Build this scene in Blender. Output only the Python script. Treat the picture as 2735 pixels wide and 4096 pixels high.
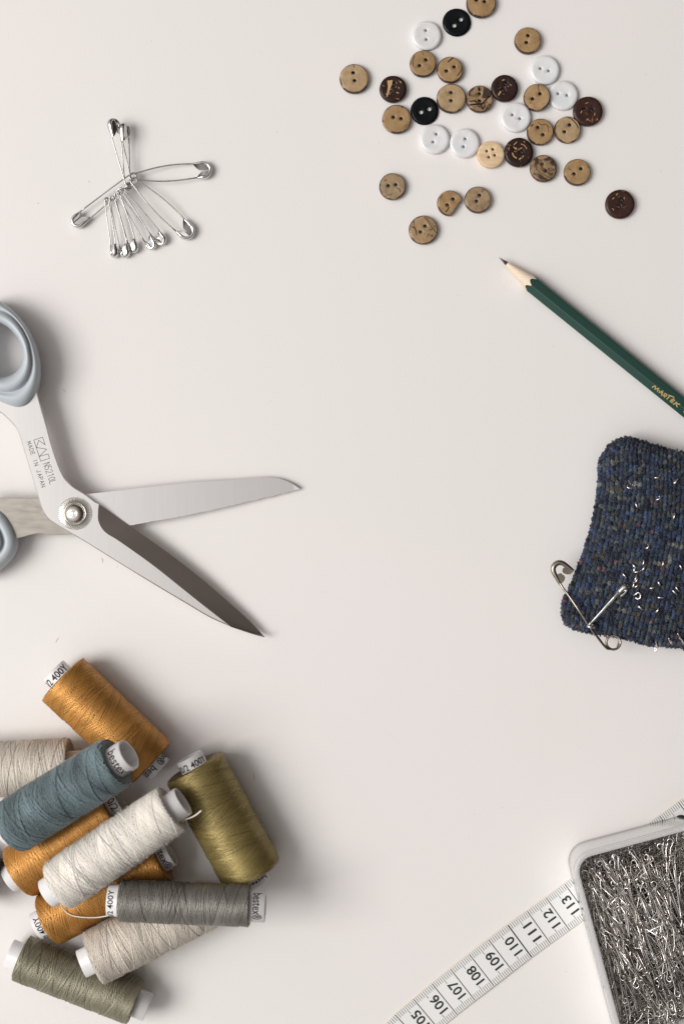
import bpy, bmesh, math, random
import numpy as np
from mathutils import Vector, Matrix
from mathutils.geometry import delaunay_2d_cdt

random.seed(7); rng = np.random.default_rng(7)
R = math.radians; PI = math.pi
for o in list(bpy.data.objects): bpy.data.objects.remove(o)
sc = bpy.context.scene; COL = sc.collection
CM = 0.01                       # everything below is written in centimetres

# ------------------------------------------------------------------ camera, light, exposure
HCAM = 60.0; PXCM = 95.0        # camera height (cm), photo pixels per cm on the tabletop
cam = bpy.data.cameras.new('camera'); co = bpy.data.objects.new('camera', cam); COL.objects.link(co)
co.location = (0, 0, HCAM*CM); co.rotation_euler = (0, 0, 0)
cam.sensor_fit = 'VERTICAL'; cam.sensor_height = 36; cam.lens = 36*HCAM/(4096/PXCM)
cam.clip_start = 0.01; cam.clip_end = 50
cam.dof.use_dof = True; cam.dof.focus_distance = 0.594; cam.dof.aperture_fstop = 8
sc.camera = co

world = bpy.data.worlds.new('World'); sc.world = world; world.use_nodes = True
nt = world.node_tree; nt.nodes.clear()
wo = nt.nodes.new('ShaderNodeOutputWorld'); bg = nt.nodes.new('ShaderNodeBackground')
tc = nt.nodes.new('ShaderNodeTexCoord'); dt = nt.nodes.new('ShaderNodeVectorMath'); dt.operation = 'DOT_PRODUCT'
dv = Vector((-.62, -.12, .77)).normalized(); dt.inputs[1].default_value = dv
mr = nt.nodes.new('ShaderNodeMapRange'); mr.inputs[1].default_value = -1; mr.inputs[2].default_value = 1
rp = nt.nodes.new('ShaderNodeValToRGB'); rp.color_ramp.interpolation = 'EASE'
els = rp.color_ramp.elements
els[0].position = .45; els[0].color = (.035, .028, .024, 1)
els[1].position = .97; els[1].color = (.95, .95, .96, 1)
e = els.new(.66); e.color = (.105, .088, .078, 1)
e = els.new(.80); e.color = (.38, .36, .35, 1)
e = els.new(.90); e.color = (.72, .70, .685, 1)
nt.links.new(tc.outputs['Generated'], dt.inputs[0]); nt.links.new(dt.outputs['Value'], mr.inputs[0])
nt.links.new(mr.outputs[0], rp.inputs[0]); nt.links.new(rp.outputs[0], bg.inputs[0]); nt.links.new(bg.outputs[0], wo.inputs[0])
bg.inputs[1].default_value = 1.0

key = bpy.data.lights.new('window_light', 'AREA'); key.shape = 'RECTANGLE'; key.size = 1.25; key.size_y = 1.35
key.energy = 48.5; key.color = (1.0, .98, .955)
ko = bpy.data.objects.new('window_light', key); COL.objects.link(ko)
ko.location = (-1.62, -.14, 1.85)
ko.rotation_euler = (Vector((0, -.03, 0)) - ko.location).to_track_quat('-Z', 'Y').to_euler()

vs = sc.view_settings; vs.view_transform = 'Standard'; vs.look = 'None'; vs.exposure = 0; vs.gamma = 1
vs.use_curve_mapping = False
sc.cycles.transparent_max_bounces = 32; sc.cycles.max_bounces = 16; sc.cycles.diffuse_bounces = 6; sc.cycles.glossy_bounces = 6; sc.cycles.transmission_bounces = 12
sc.unit_settings.system = 'METRIC'

# ------------------------------------------------------------------ pixel -> place on the table (cm)
def P(px, py, z=0.0):
    k = (HCAM - z)/HCAM/PXCM
    return Vector(((px - 1367.5)*k, -(py - 2048)*k, z))
def conv(s, ox, oy): return lambda x, y: (ox + x*s, oy + y*s)
c_but = conv(1200/1568, 1300, 0)
c_pin = conv(630/1568, 250, 430)
c_sc = conv(700/1430, 0, 1150)
c_sc2 = conv(1250/1568, 0, 1850)
c_log = conv(200/1568, 80, 1720)
c_pen = conv(785/1568, 1950, 1000)
c_cush = conv(585/1446, 2150, 1700)
c_box = conv(500/1388, 2235, 3250)
c_tape = conv(1235/1568, 1500, 3150)

# ------------------------------------------------------------------ builders
class MB:
    """collects geometry in cm, links it as one mesh object"""
    def __init__(s): s.v = []; s.f = []; s.m = []; s.sm = []; s.tone = []
    def add(s, verts, faces, m=0, smooth=True, tone=None):
        b = len(s.v); s.v += [tuple(x) for x in verts]
        s.f += [tuple(i + b for i in f) for f in faces]; s.m += [m]*len(faces); s.sm += [smooth]*len(faces)
        if tone is not None or s.tone:
            while len(s.tone) < b: s.tone.append((1, 1, 1, 1))
            s.tone += [tone if tone is not None else (1, 1, 1, 1)]*len(verts)
    def grid(s, rows, cu=False, cv=False, m=0, smooth=True, tone=None):
        r = len(rows); c = len(rows[0]); V = [p for row in rows for p in row]; F = []
        for i in range(r if cv else r - 1):
            for j in range(c if cu else c - 1):
                a = i*c + j; b_ = i*c + (j + 1) % c; i2 = ((i + 1) % r)*c
                F.append((a, b_, i2 + (j + 1) % c, i2 + j))
        s.add(V, F, m, smooth, tone)
    def tube(s, pts, rad, n=8, m=0, closed=False, tone=None):
        pts = [Vector(p) for p in pts]; N = len(pts)
        rads = rad if isinstance(rad, (list, tuple)) else [rad]*N
        rows = []; up = None
        for i, p in enumerate(pts):
            a = pts[i - 1] if (i > 0 or closed) else p
            b = pts[(i + 1) % N] if (i < N - 1 or closed) else p
            t = (b - a)
            t = t.normalized() if t.length > 1e-9 else Vector((1, 0, 0))
            if up is None:
                up = Vector((0, 0, 1)) if abs(t.z) < .9 else Vector((1, 0, 0))
            up = up - t*up.dot(t)
            up = up.normalized() if up.length > 1e-6 else t.orthogonal().normalized()
            sd = t.cross(up)
            rows.append([p + (up*math.cos(2*PI*k/n) + sd*math.sin(2*PI*k/n))*rads[i] for k in range(n)])
        b0 = len(s.v)
        s.grid(rows, cu=True, cv=closed, m=m, tone=tone)
        if not closed:
            e = len(s.v)
            s.f += [tuple(range(b0 + n - 1, b0 - 1, -1)), tuple(range(e - n, e))]; s.m += [m, m]; s.sm += [False, False]
    def lathe(s, prof, frame, n=48, m=0, close=False, tone=None):
        """prof: (x, r) pairs along the axis"""
        O, ex, ey, ez = frame
        rows = [[O + ex*x + ey*(r*math.sin(2*PI*k/n)) + ez*(r*math.cos(2*PI*k/n)) for k in range(n)] for x, r in prof]
        s.grid(rows, cu=True, cv=close, m=m, tone=tone)
    def strokes(s, lines, w, fn, m=0):
        """flat ribbons along 2-D polylines, placed by fn(x, y)"""
        for ln in lines:
            for (x0, y0), (x1, y1) in zip(ln[:-1], ln[1:]):
                d = Vector((x1 - x0, y1 - y0)); L = d.length
                if L < 1e-9: continue
                d /= L; nrm = Vector((-d.y, d.x))*w/2; ex = d*w*.35
                q = [(x0 - ex.x + nrm.x, y0 - ex.y + nrm.y), (x0 - ex.x - nrm.x, y0 - ex.y - nrm.y),
                     (x1 + ex.x - nrm.x, y1 + ex.y - nrm.y), (x1 + ex.x + nrm.x, y1 + ex.y + nrm.y)]
                s.add([fn(*p) for p in q], [(0, 1, 2, 3)], m, False)
    def build(s, name, mats, parent=None, loc=None):
        return mesh_obj(name, np.array(s.v, float), s.f, mats, parent, loc, s.m, s.sm,
                        np.array(s.tone, float) if s.tone else None)

def mesh_obj(name, V, F, mats, parent=None, loc=None, mi=None, sm=None, tone=None):
    """V in world cm; the mesh is stored relative to loc (cm) or to its parent's place"""
    if loc is None:
        loc = parent['_o'] if parent is not None else (0, 0, 0)
    L = np.array(tuple(loc), float)
    me = bpy.data.meshes.new(name)
    if isinstance(F, np.ndarray):
        nv, nf, k = len(V), len(F), F.shape[1]
        me.vertices.add(nv); me.vertices.foreach_set('co', ((V - L)*CM).astype(np.float32).ravel())
        me.loops.add(nf*k); me.loops.foreach_set('vertex_index', F.astype(np.int32).ravel())
        me.polygons.add(nf); me.polygons.foreach_set('loop_start', np.arange(0, nf*k, k, dtype=np.int32))
        me.polygons.foreach_set('use_smooth', np.ones(nf, bool)); me.update(calc_edges=True)
    else:
        me.from_pydata(((V - L)*CM).tolist(), [], F)
        if sm is not None: me.polygons.foreach_set('use_smooth', np.array(sm, bool))
        if mi is not None: me.polygons.foreach_set('material_index', np.array(mi, np.int32))
    if tone is not None:
        at = me.color_attributes.new('tone', 'FLOAT_COLOR', 'POINT'); at.data.foreach_set('color', tone.astype(np.float32).ravel())
    for m in (mats if isinstance(mats, (list, tuple)) else [mats]): me.materials.append(m)
    me.update(); me.validate()
    o = bpy.data.objects.new(name, me); COL.objects.link(o)
    if parent is not None:
        o.parent = parent
    else:
        o.location = L*CM
    return o

ORI = {}
class Thing:
    pass
def thing(name, label, cat, loc, group=None):
    o = bpy.data.objects.new(name, None); COL.objects.link(o); o.empty_display_size = .01
    o.location = Vector(loc)*CM
    o['label'] = label; o['category'] = cat
    if group: o['group'] = group
    return Node(o, loc)
class Node:
    """an object plus the cm place of its root, so parts can be written in world cm"""
    def __init__(s, o, loc): s.o = o; s.loc = Vector(loc)
    def part(s, name, mb, mats, tone=None):
        if isinstance(mb, MB):
            r = mesh_obj(name, np.array(mb.v, float), mb.f, mats, None, s.loc, mb.m, mb.sm, np.array(mb.tone, float) if mb.tone else None)
        else:
            r = mesh_obj(name, mb[0], mb[1], mats, None, s.loc, tone=mb[2] if len(mb) > 2 else None)
        r.location = (0, 0, 0); r.parent = s.o
        return Node(r, s.loc)
def tag(o, label, cat, group=None):
    o['label'] = label; o['category'] = cat
    if group: o['group'] = group
    return o

# ------------------------------------------------------------------ materials
def mat(name, col, rough=.5, metal=0., **kw):
    m = bpy.data.materials.new(name); m.use_nodes = True
    n = m.node_tree; b = n.nodes['Principled BSDF']
    b.inputs['Base Color'].default_value = (*col, 1); b.inputs['Roughness'].default_value = rough; b.inputs['Metallic'].default_value = metal
    for k, v in kw.items():
        b.inputs[k.replace('_', ' ')].default_value = v
    return m, n, b
def N(n, t, **inp):
    x = n.nodes.new(t)
    for k, v in inp.items():
        x.inputs[k].default_value = v
    return x
def obj_coord(n, scale=(1, 1, 1), rot=(0, 0, 0), per_object=False):
    t = n.nodes.new('ShaderNodeTexCoord'); mp = n.nodes.new('ShaderNodeMapping')
    mp.inputs['Scale'].default_value = scale; mp.inputs['Rotation'].default_value = rot
    n.links.new(t.outputs['Object'], mp.inputs[0])
    if per_object:
        oi = n.nodes.new('ShaderNodeObjectInfo'); ml = n.nodes.new('ShaderNodeMath'); ml.operation = 'MULTIPLY'; ml.inputs[1].default_value = 37.3
        cb = n.nodes.new('ShaderNodeCombineXYZ'); n.links.new(oi.outputs['Random'], ml.inputs[0])
        for i in range(3): n.links.new(ml.outputs[0], cb.inputs[i])
        n.links.new(cb.outputs[0], mp.inputs['Location'])
    return mp.outputs[0]
def noise(n, vec, scale, detail=3, rough=.55, dist=0):
    t = N(n, 'ShaderNodeTexNoise', Scale=scale, Detail=detail, Roughness=rough, Distortion=dist)
    n.links.new(vec, t.inputs['Vector']); return t.outputs['Fac']
def ramp(n, fac, stops, interp='LINEAR'):
    r = n.nodes.new('ShaderNodeValToRGB'); r.color_ramp.interpolation = interp
    el = r.color_ramp.elements
    el[0].position, el[0].color = stops[0][0], (*stops[0][1], 1)
    el[1].position, el[1].color = stops[-1][0], (*stops[-1][1], 1)
    for p, c in stops[1:-1]:
        x = el.new(p); x.color = (*c, 1)
    n.links.new(fac, r.inputs[0]); return r.outputs[0]
def mix(n, fac, a, b, mode='MIX'):
    x = n.nodes.new('ShaderNodeMix'); x.data_type = 'RGBA'; x.blend_type = mode
    for i, v in ((0, fac), (6, a), (7, b)):
        if hasattr(v, 'is_output') or isinstance(v, bpy.types.NodeSocket): n.links.new(v, x.inputs[i])
        else: x.inputs[i].default_value = v if i == 0 else (*v, 1)
    return x.outputs[2]
def bump(n, b, h, strength=.3, dist=.0005):
    x = N(n, 'ShaderNodeBump', Strength=strength, Distance=dist); n.links.new(h, x.inputs['Height']); n.links.new(x.outputs[0], b.inputs['Normal'])

# tabletop: warm white matte laminate with a fine grain
M_table, n, b = mat('table_laminate', (.80, .765, .75), .55)
v = obj_coord(n)
g = noise(n, v, 5, 2)
base = ramp(n, g, [(.35, (.790, .765, .740)), (.65, (.805, .765, .750))])
sp = noise(n, v, 420, 2); spk = ramp(n, sp, [(.765, (1, 1, 1)), (.80, (.62, .58, .54))])
col = mix(n, 1.0, base, spk, 'MULTIPLY'); n.links.new(col, b.inputs['Base Color'])
bump(n, b, noise(n, v, 900, 3), .12, .0004)

def thread_mat(name, col, dark=.62, rough=.62, sheen=.25, lustre=0.):
    m, n, b = mat(name, col, rough, lustre, Sheen_Weight=sheen, Sheen_Roughness=.5)
    b.inputs['Specular IOR Level'].default_value = .35
    at = n.nodes.new('ShaderNodeVertexColor'); at.layer_name = 'tone'
    v = obj_coord(n)
    f = ramp(n, noise(n, v, 60, 3), [(.3, (dark,)*3), (.7, (1.12,)*3)])
    c = mix(n, 1.0, col, f, 'MULTIPLY'); c = mix(n, 1.0, c, at.outputs[0], 'MULTIPLY')
    n.links.new(c, b.inputs['Base Color'])
    bump(n, b, noise(n, v, 2600, 2), .25, .0003)
    return m
T_orange = thread_mat('ochre_thread', (.55, .272, .072), .86, .34, .0, .45)
T_olive = thread_mat('olive_thread', (.31, .24, .092), .86, .34, .0, .45)
T_blue = thread_mat('teal_thread', (.150, .205, .222), .70, .65, .3, .08)
T_white = thread_mat('white_thread', (.80, .755, .69), .9, .7, .2, .08)
T_cream = thread_mat('cream_thread', (.76, .69, .60), .9, .6, .15, .12)
T_grey = thread_mat('grey_thread', (.255, .243, .215), .88, .40, .0, .42)
T_sage = thread_mat('sage_thread', (.315, .292, .212), .88, .40, .0, .42)
T_brown = thread_mat('dark_brown_thread', (.05, .043, .036), .75, .7, .1)

M_tube, n, b = mat('white_plastic', (.73, .715, .715), .35, Subsurface_Weight=.15, Subsurface_Radius=(.004, .004, .004), Subsurface_Scale=1.0)
M_ink, n, b = mat('black_ink', (.018, .017, .017), .55)
M_tapeink, n, b = mat('tape_ink', (.025, .03, .032), .5)
M_tickink, n, b = mat('tick_ink', (.19, .19, .185), .5)
M_gold, n, b = mat('gold_foil', (.80, .58, .25), .35, .35)

def steel(name, col, rough, bumpamt=0, scale=(1, 1, 1), rot=0, var=.1, rv=.08):
    m, n, b = mat(name, col, rough, 1.0)
    v = obj_coord(n, scale, (0, 0, rot))
    f = noise(n, v, 220, 4)
    cc_ = ramp(n, f, [(.3, tuple(c*(1 - var) for c in col)), (.7, tuple(min(1, c*(1 + var)) for c in col))])
    if name == 'pin_steel':      # random tone per pin, painted in for their differing reflections
        oi = n.nodes.new('ShaderNodeObjectInfo'); cc_ = mix(n, 1.0, cc_, ramp(n, oi.outputs['Random'], [(0, (.60, .57, .54)), (.5, (.95, .93, .91)), (1, (1.3, 1.3, 1.3))]), 'MULTIPLY')
    n.links.new(cc_, b.inputs['Base Color'])
    r = ramp(n, f, [(.3, (max(.02, rough - rv),)*3), (.7, (rough + rv,)*3)]); n.links.new(r, b.inputs['Roughness'])
    if bumpamt: bump(n, b, f, bumpamt, .0002)
    return m
M_pin = steel('bright_steel_wire', (.50, .49, .475), .28)
M_clasp = steel('bright_steel_sheet', (.66, .65, .63), .2)
M_bronze = steel('dull_nickel', (.34, .30, .255), .28, var=.25)
M_heap = steel('pin_steel', (.58, .555, .535), .22)
M_blade = steel('brushed_blade_steel', (.735, .71, .69), .36, .04, (22, .3, 1), R(58), .02, .02)
M_ground = steel('cross_ground_steel', (.76,.73,.725), .35, .03, (18, .2, 1), R(6), .028, .02)
M_bevel = steel('ground_bevel_steel', (.43, .375, .345), .34, 0, (3, 1, 1), R(-30), .012, .01)
M_knurl = steel('knurled_steel', (.82, .80, .77), .2)
M_engrave, n, b = mat('engraved_mark', (.075, .06, .052), .6)

# ------------------------------------------------------------------ tabletop
mb = MB(); T = 150
mb.add([(-T, -T, 0), (T, -T, 0), (T, T, 0), (-T, T, 0), (-T, -T, -3), (T, -T, -3), (T, T, -3), (-T, T, -3)],
       [(0, 1, 2, 3), (7, 6, 5, 4), (0, 4, 5, 1), (1, 5, 6, 2), (2, 6, 7, 3), (3, 7, 4, 0)], 0, False)
tb = mb.build('tabletop', M_table); tb['kind'] = 'structure'

# ------------------------------------------------------------------ lettering helpers
def font_mesh(txt, height, width=None, bold=.012):
    """text in the built-in font as 2-D vertices and faces, scaled to a height of its tallest letter"""
    c = bpy.data.curves.new('lettering', 'FONT'); c.body = txt; c.size = 1; c.resolution_u = 3; c.offset = bold
    o = bpy.data.objects.new('lettering', c); COL.objects.link(o)
    dg = bpy.context.evaluated_depsgraph_get()
    me = bpy.data.meshes.new_from_object(o.evaluated_get(dg))
    V = [(x.co.x, x.co.y) for x in me.vertices]; F = [tuple(p.vertices) for p in me.polygons]
    bpy.data.objects.remove(o); bpy.data.curves.remove(c); bpy.data.meshes.remove(me)
    x0 = min(v[0] for v in V); x1 = max(v[0] for v in V); y0 = min(v[1] for v in V); y1 = max(v[1] for v in V)
    sy = height/(y1 - min(0, y0)*0 - 0); sx = sy if width is None else width/(x1 - x0)
    return [((v[0] - x0)*sx, v[1]*sy) for v in V], F, (x1 - x0)*sx
GLY = {
 'M': [[(0, 0), (.05, 1), (.5, .25), (.95, 1), (1, 0)]], 'A': [[(0, 0), (.5, 1), (1, 0)], [(.18, .34), (.82, .34)]],
 'D': [[(0, 0), (0, 1), (.5, 1), (.85, .85), (1, .5), (.85, .15), (.5, 0), (0, 0)]],
 'E': [[(.9, 1), (0, 1), (0, 0), (.9, 0)], [(0, .52), (.75, .52)]], 'I': [[(.5, 0), (.5, 1)]],
 'N': [[(0, 0), (0, 1), (1, 0), (1, 1)]], 'J': [[(.7, 1), (.7, .25), (.5, .02), (.2, .05), (0, .25)]],
 'P': [[(0, 0), (0, 1), (.65, 1), (.95, .88), (.95, .6), (.65, .46), (0, .46)]],
 '5': [[(.9, 1), (.1, 1), (.05, .56), (.5, .62), (.95, .42), (.95, .2), (.6, 0), (.25, .02), (0, .18)]],
 '2': [[(0, .75), (.15, .95), (.5, 1), (.85, .92), (.95, .7), (.75, .45), (0, 0), (1, 0)]],
 '1': [[(.2, .8), (.6, 1), (.6, 0)]], '0': [[(.5, 0), (.15, .12), (0, .5), (.15, .88), (.5, 1), (.85, .88), (1, .5), (.85, .12), (.5, 0)]],
 'L': [[(0, 1), (0, 0), (.9, 0)]], 'R': [[(0, 0), (.05, 1), (.6, 1), (.9, .82), (.75, .55), (.05, .42)], [(.4, .45), (.95, -.05)]],
 'T': [[(.5, 0), (.55, 1)], [(0, 1.0), (1.15, 1.12)]], 'K': [[(0, 0), (.1, 1)], [(.95, 1), (.08, .48), (.9, -.05)]], ' ': []}

# ------------------------------------------------------------------ spools of thread
def spool_frame(a, za, b_, zb):
    A = P(*a, za); B = P(*b_, zb); ex = (B - A).normalized()
    ez = (Vector((0, 0, 1)) - ex*ex.z).normalized(); ey = ez.cross(ex)
    return A, ex, ey, ez, (B - A).length
def winding(L, Rfun, frame, passes, turns, tw, seed, extra=10, tone_var=.12, fuzz=0, shade_strands=0, shade_tone=(.42, .6)):
    """cross-wound thread: every traverse is a strand of its own lying over the earlier ones"""
    O, ex, ey, ez = [np.array(x) for x in frame]; r_ = np.random.default_rng(seed)
    VV, FF, TT = [], [], []; base = 0
    def strand(x, th, lift, w, tone):
        nonlocal base
        r = Rfun(x); n_ = len(x)
        rows = []
        for off, dz in ((-w*.55, -.016), (0, w*.42), (w*.55, -.016)):
            rr = r + lift + dz
            rows.append(O + np.outer(x + off, ex) + np.outer(rr*np.sin(th), ey) + np.outer(rr*np.cos(th), ez))
        V = np.stack(rows, 1).reshape(-1, 3)
        i = np.arange(n_ - 1)*3
        F = np.concatenate([np.stack([i + k, i + k + 1, i + k + 4, i + k + 3], 1) for k in (0, 1)]) + base
        VV.append(V); FF.append(F); TT.append(np.repeat([[tone, tone, tone, 1]], len(V), 0)); base += len(V)
    M = int(turns*34)
    order = []
    for i in range(passes):
        order += [(i, 1), (i, -1)]
    d = 2*PI/passes; tot = len(order)
    walk = {1: 0., -1: 0.}
    for q, (i, sg) in enumerate(order):
        walk[sg] = .8*walk[sg] + r_.normal(0, tone_var*.55)
        s = np.linspace(0, 1, M); x = .04 + s*(L - .08)
        x = x + .010*np.sin(s*23 + r_.uniform(0, 6))
        th = i*d*1.0 + sg*(2*PI*turns*s) + r_.normal(0, .16)*d + (2.1 if sg < 0 else 0) + .02*np.sin(s*31 + r_.uniform(0, 6))
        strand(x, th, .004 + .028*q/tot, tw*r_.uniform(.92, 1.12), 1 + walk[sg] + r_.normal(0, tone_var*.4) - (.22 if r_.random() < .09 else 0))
    for q in range(extra):
        xc = L*r_.uniform(.2, .75); t = r_.uniform(.5, 1.2); s = np.linspace(0, 1, int(30*t) + 4)
        x = np.clip(xc + s*r_.uniform(-.5, .5), .05, L - .05)
        strand(x, r_.uniform(0, 6.3) + 2*PI*t*s, .036 + .004*q/extra, tw*1.1, r_.uniform(.72, 1.12))
    for q in range(shade_strands):  # thin raised strands, coloured dark to paint the shade of winding grooves
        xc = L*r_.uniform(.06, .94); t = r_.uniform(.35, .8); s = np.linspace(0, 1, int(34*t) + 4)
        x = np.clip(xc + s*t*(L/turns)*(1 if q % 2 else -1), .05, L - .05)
        strand(x, r_.uniform(-2.2, .4) + 2*PI*t*s, .047, .024, r_.uniform(*shade_tone))
    if fuzz:
        for q in range(fuzz):
            x0 = r_.uniform(.05, L - .05); th0 = r_.uniform(0, 6.3); s = np.linspace(0, 1, 4)
            ln = r_.uniform(.05, .22)
            x = np.clip(x0 + s*ln*r_.normal(0, .6), .02, L - .02); th = th0 + s*ln/2*r_.normal(0, 1)
            r = Rfun(x) + .03 + s*r_.uniform(.01, .09)
            w = .0035
            rows = [O + np.outer(x + o_, ex) + np.outer(r*np.sin(th), ey) + np.outer(r*np.cos(th), ez) for o_ in (-w, w)]
            V = np.stack(rows, 1).reshape(-1, 3); i = np.arange(3)*2
            VV.append(V); FF.append(np.stack([i, i + 1, i + 3, i + 2], 1) + base); TT.append(np.ones((len(V), 4))); base += len(V)
    return np.concatenate(VV), np.concatenate(FF), np.concatenate(TT)

TEXT_END, TEXT_START = 'bestex®', '120/2 400Y'
def spool(label, a, za, b_, zb, Ra, Rb, tmat, tone_name, sh=.12, drop=.12, passes=36, turns=4, tw=.036, seed=1,
          textA=None, textB=None, tube_r=.58, pa=.5, pb=.45, fuzz=0, extra=10, tv=.12, shade_strands=0):
    A, ex, ey, ez, L = spool_frame(a, za, b_, zb); fr = (A, ex, ey, ez)
    mid = A + ex*(L/2)
    th = thing('thread_spool', label, 'spool of thread', (mid.x, mid.y, mid.z - max(Ra, Rb)), 'spools of sewing thread')
    def Rf(x):
        x = np.asarray(x, float); r = Ra + (Rb - Ra)*x/L
        e = np.minimum(np.clip(x/sh, 0, 1), np.clip((L - x)/sh, 0, 1))
        return r*(1 - drop*(1 - np.sqrt(1 - (1 - e)**2)))
    # wound body with ridged ends
    prof = []
    r0 = float(Rf(0.0))
    for k in range(13):
        f = k/12; prof.append((-.02 + .10*(1 - f) + .012*(k % 2), tube_r + (r0 - tube_r)*f))
    for x in np.concatenate([np.linspace(.01, sh, 6), np.linspace(sh*1.2, L - sh*1.2, 8), np.linspace(L - sh, L - .01, 6)]):
        prof.append((float(x), float(Rf(x)) - .004))
    r1 = float(Rf(L))
    for k in range(13):
        f = 1 - k/12; prof.append((L + .02 - .10*(1 - f) - .012*(k % 2), tube_r + (r1 - tube_r)*f))
    mb = MB(); mb.lathe(prof, fr, 64, tone=(.55, .52, .50, 1))
    core = (np.array(mb.v), np.array(mb.f), np.array(mb.tone))
    W = winding(L, Rf, fr, passes, turns, tw, seed, extra, tv, fuzz, shade_strands, (.76, .88) if tone_name in 'cw' else (.42, .6))
    V = np.concatenate([core[0], W[0]]); F = np.concatenate([core[1], W[1] + len(core[0])]); Tn = np.concatenate([core[2], W[2]])
    th.part('thread_winding', (V, F, Tn), tmat)
    # paper-white tube, open at both ends
    t = .10; ri = tube_r - t
    mb = MB(); pr = [(-pa, ri + .02), (-pa, tube_r - .02), (-pa + .02, tube_r), (L + pb - .02, tube_r), (L + pb, tube_r - .02), (L + pb, ri + .02), (L + pb - .02, ri), (-pa + .02, ri)]
    mb.lathe(pr, fr, 48, close=True)
    tube = th.part('tube', mb, M_tube)
    for end, cfg in (('A', textA), ('B', textB)):
        if not cfg: continue
        mb = MB(); rr = tube_r + .008
        for cf in cfg:
            txt, th0, hgt = cf[:3]; wid = cf[3] if len(cf) > 3 else None; gap = cf[4] if len(cf) > 4 else .06
            V2, F2, wd = font_mesh(txt, hgt, wid); pts = []
            for (tx, ty) in V2:
                if end == 'B': x = L + gap + ty; a_ = R(th0) - (tx - wd/2)/tube_r
                else: x = -gap - ty; a_ = R(th0) + (tx - wd/2)/tube_r
                pts.append(A + ex*x + ey*(rr*math.sin(a_)) + ez*(rr*math.cos(a_)))
            mb.add(pts, F2, 0, False)
        tube.part('lettering', mb, M_ink)
    return th, A, ex, ey, ez, L

spool('ochre spool at the top of the pile, leaning away from the others towards the scissors', (250, 2715), 1.14, (608, 3051), 1.14, 1.17, 1.12, T_orange, 'o', .08, .10, 44, 2.3, .049, 3,
      textA=[('120/2 400Y', -22, .30, 1.75, .09)], textB=[('bestex®', -62, .31, 1.42, .07), ('bestex®', 98, .31, 1.42, .07)], extra=14, tv=.10)
spool('olive green spool on the right edge of the pile', (776, 3065), 1.28, (1013, 3501), 1.27, 1.27, 1.26, T_olive, 'o', .22, .14, 54, 2.2, .042, 5,
      textA=[('120/2 400Y', -5, .27, 1.6, .0)], textB=[('bestex®', 0, .28)], tv=.10, pa=.45, pb=.42, extra=14)
spool('cream spool behind the blue one, cut off by the left edge', (-190, 3088), 1.10, (284, 3060), 1.10, 1.12, 1.08, T_cream, 'c', .14, .12, 34, 3.2, .047, 7, pb=.55, extra=14, fuzz=500, shade_strands=16)
spool('ochre spool wedged between the blue spool and the fluffy white one', (72, 3494), 1.14, (452, 3236), 1.12, 1.15, 1.12, T_orange, 'o', .25, .22, 42, 2.4, .049, 9, tv=.10,
      textB=[('120/2 400Y', -12, .32, 1.9, .08)], pa=.45)
spool('lower ochre spool under the white and grey ones', (190, 3682), 1.10, (648, 3432), 1.10, 1.10, 1.05, T_orange, 'o', .22, .22, 42, 2.4, .049, 11, tv=.10,
      textA=[('120/2 400Y', -40, .26, 1.7, .10)], textB=[('bestex®', 22, .30, 1.4, .06)])
spool('sage spool lowest in the photo, partly under a cream one', (84, 3830), .92, (544, 4010), .92, .92, .90, T_sage, 's', .10, .10, 30, 3.6, .046, 13, tv=.09, pa=.52, pb=.55, extra=22, shade_strands=12)
spool('cream spool lying across the sage one, below the grey spool', (370, 3836), 2.02, (838, 3612), 1.12, 1.10, 1.00, T_cream, 'c', .14, .14, 34, 3.2, .046, 15, pa=.48, extra=14, fuzz=500, shade_strands=16)
spool('dark brown spool barely showing at the left edge under the blue one', (-330, 3420), 1.05, (-20, 3540), 1.05, 1.05, 1.05, T_brown, 'b', .12, .12, 36, 4, .04, 17, pb=.2)
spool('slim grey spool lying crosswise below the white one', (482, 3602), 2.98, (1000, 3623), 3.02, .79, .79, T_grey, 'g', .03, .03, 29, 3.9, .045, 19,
      textA=[('120/2 400Y', -20, .22, 1.6, .20)], textB=[('bestex®', 14, .36, 1.16, .15)], tube_r=.63, pa=.48, pb=.62, extra=26, tv=.10, shade_strands=12)
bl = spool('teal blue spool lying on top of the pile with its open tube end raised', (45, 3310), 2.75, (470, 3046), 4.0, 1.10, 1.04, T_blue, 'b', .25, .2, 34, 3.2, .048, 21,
      textB=[('bestex®', -14, .36, 1.5, .07)], tube_r=.64, pa=.35, pb=.58, extra=26, tv=.22, fuzz=2600, shade_strands=26)
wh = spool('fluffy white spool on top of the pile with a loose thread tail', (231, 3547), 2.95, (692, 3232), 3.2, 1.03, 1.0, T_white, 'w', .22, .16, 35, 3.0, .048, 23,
      tube_r=.62, pa=.5, pb=.5, extra=20, tv=.1, fuzz=2200, shade_strands=14)
# the white spool's loose tail and the loop hanging from its other end
def curve_pts(pts, n=10):
    """Catmull-Rom through the points"""
    pts = [Vector(p) for p in pts]; out = []
    Q = [pts[0]*2 - pts[1]] + pts + [pts[-1]*2 - pts[-2]]
    for i in range(1, len(Q) - 2):
        for k in range(n):
            t = k/n
            out.append(.5*((2*Q[i]) + (Q[i + 1] - Q[i - 1])*t + (2*Q[i - 1] - 5*Q[i] + 4*Q[i + 1] - Q[i + 2])*t*t + (3*Q[i] - Q[i - 1] - 3*Q[i + 1] + Q[i + 2])*t**3))
    out.append(pts[-1]); return out
mb = MB()
mb.tube(curve_pts([P(722, 3292, 3.2), P(745, 3277, 3.35), P(765, 3270, 3.4), P(785, 3259, 3.5), P(806, 3242, 3.6)]), .035, 6, tone=(1, 1, 1, 1))
wh[0].part('thread_tail', mb, T_white)
mb = MB()
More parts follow.
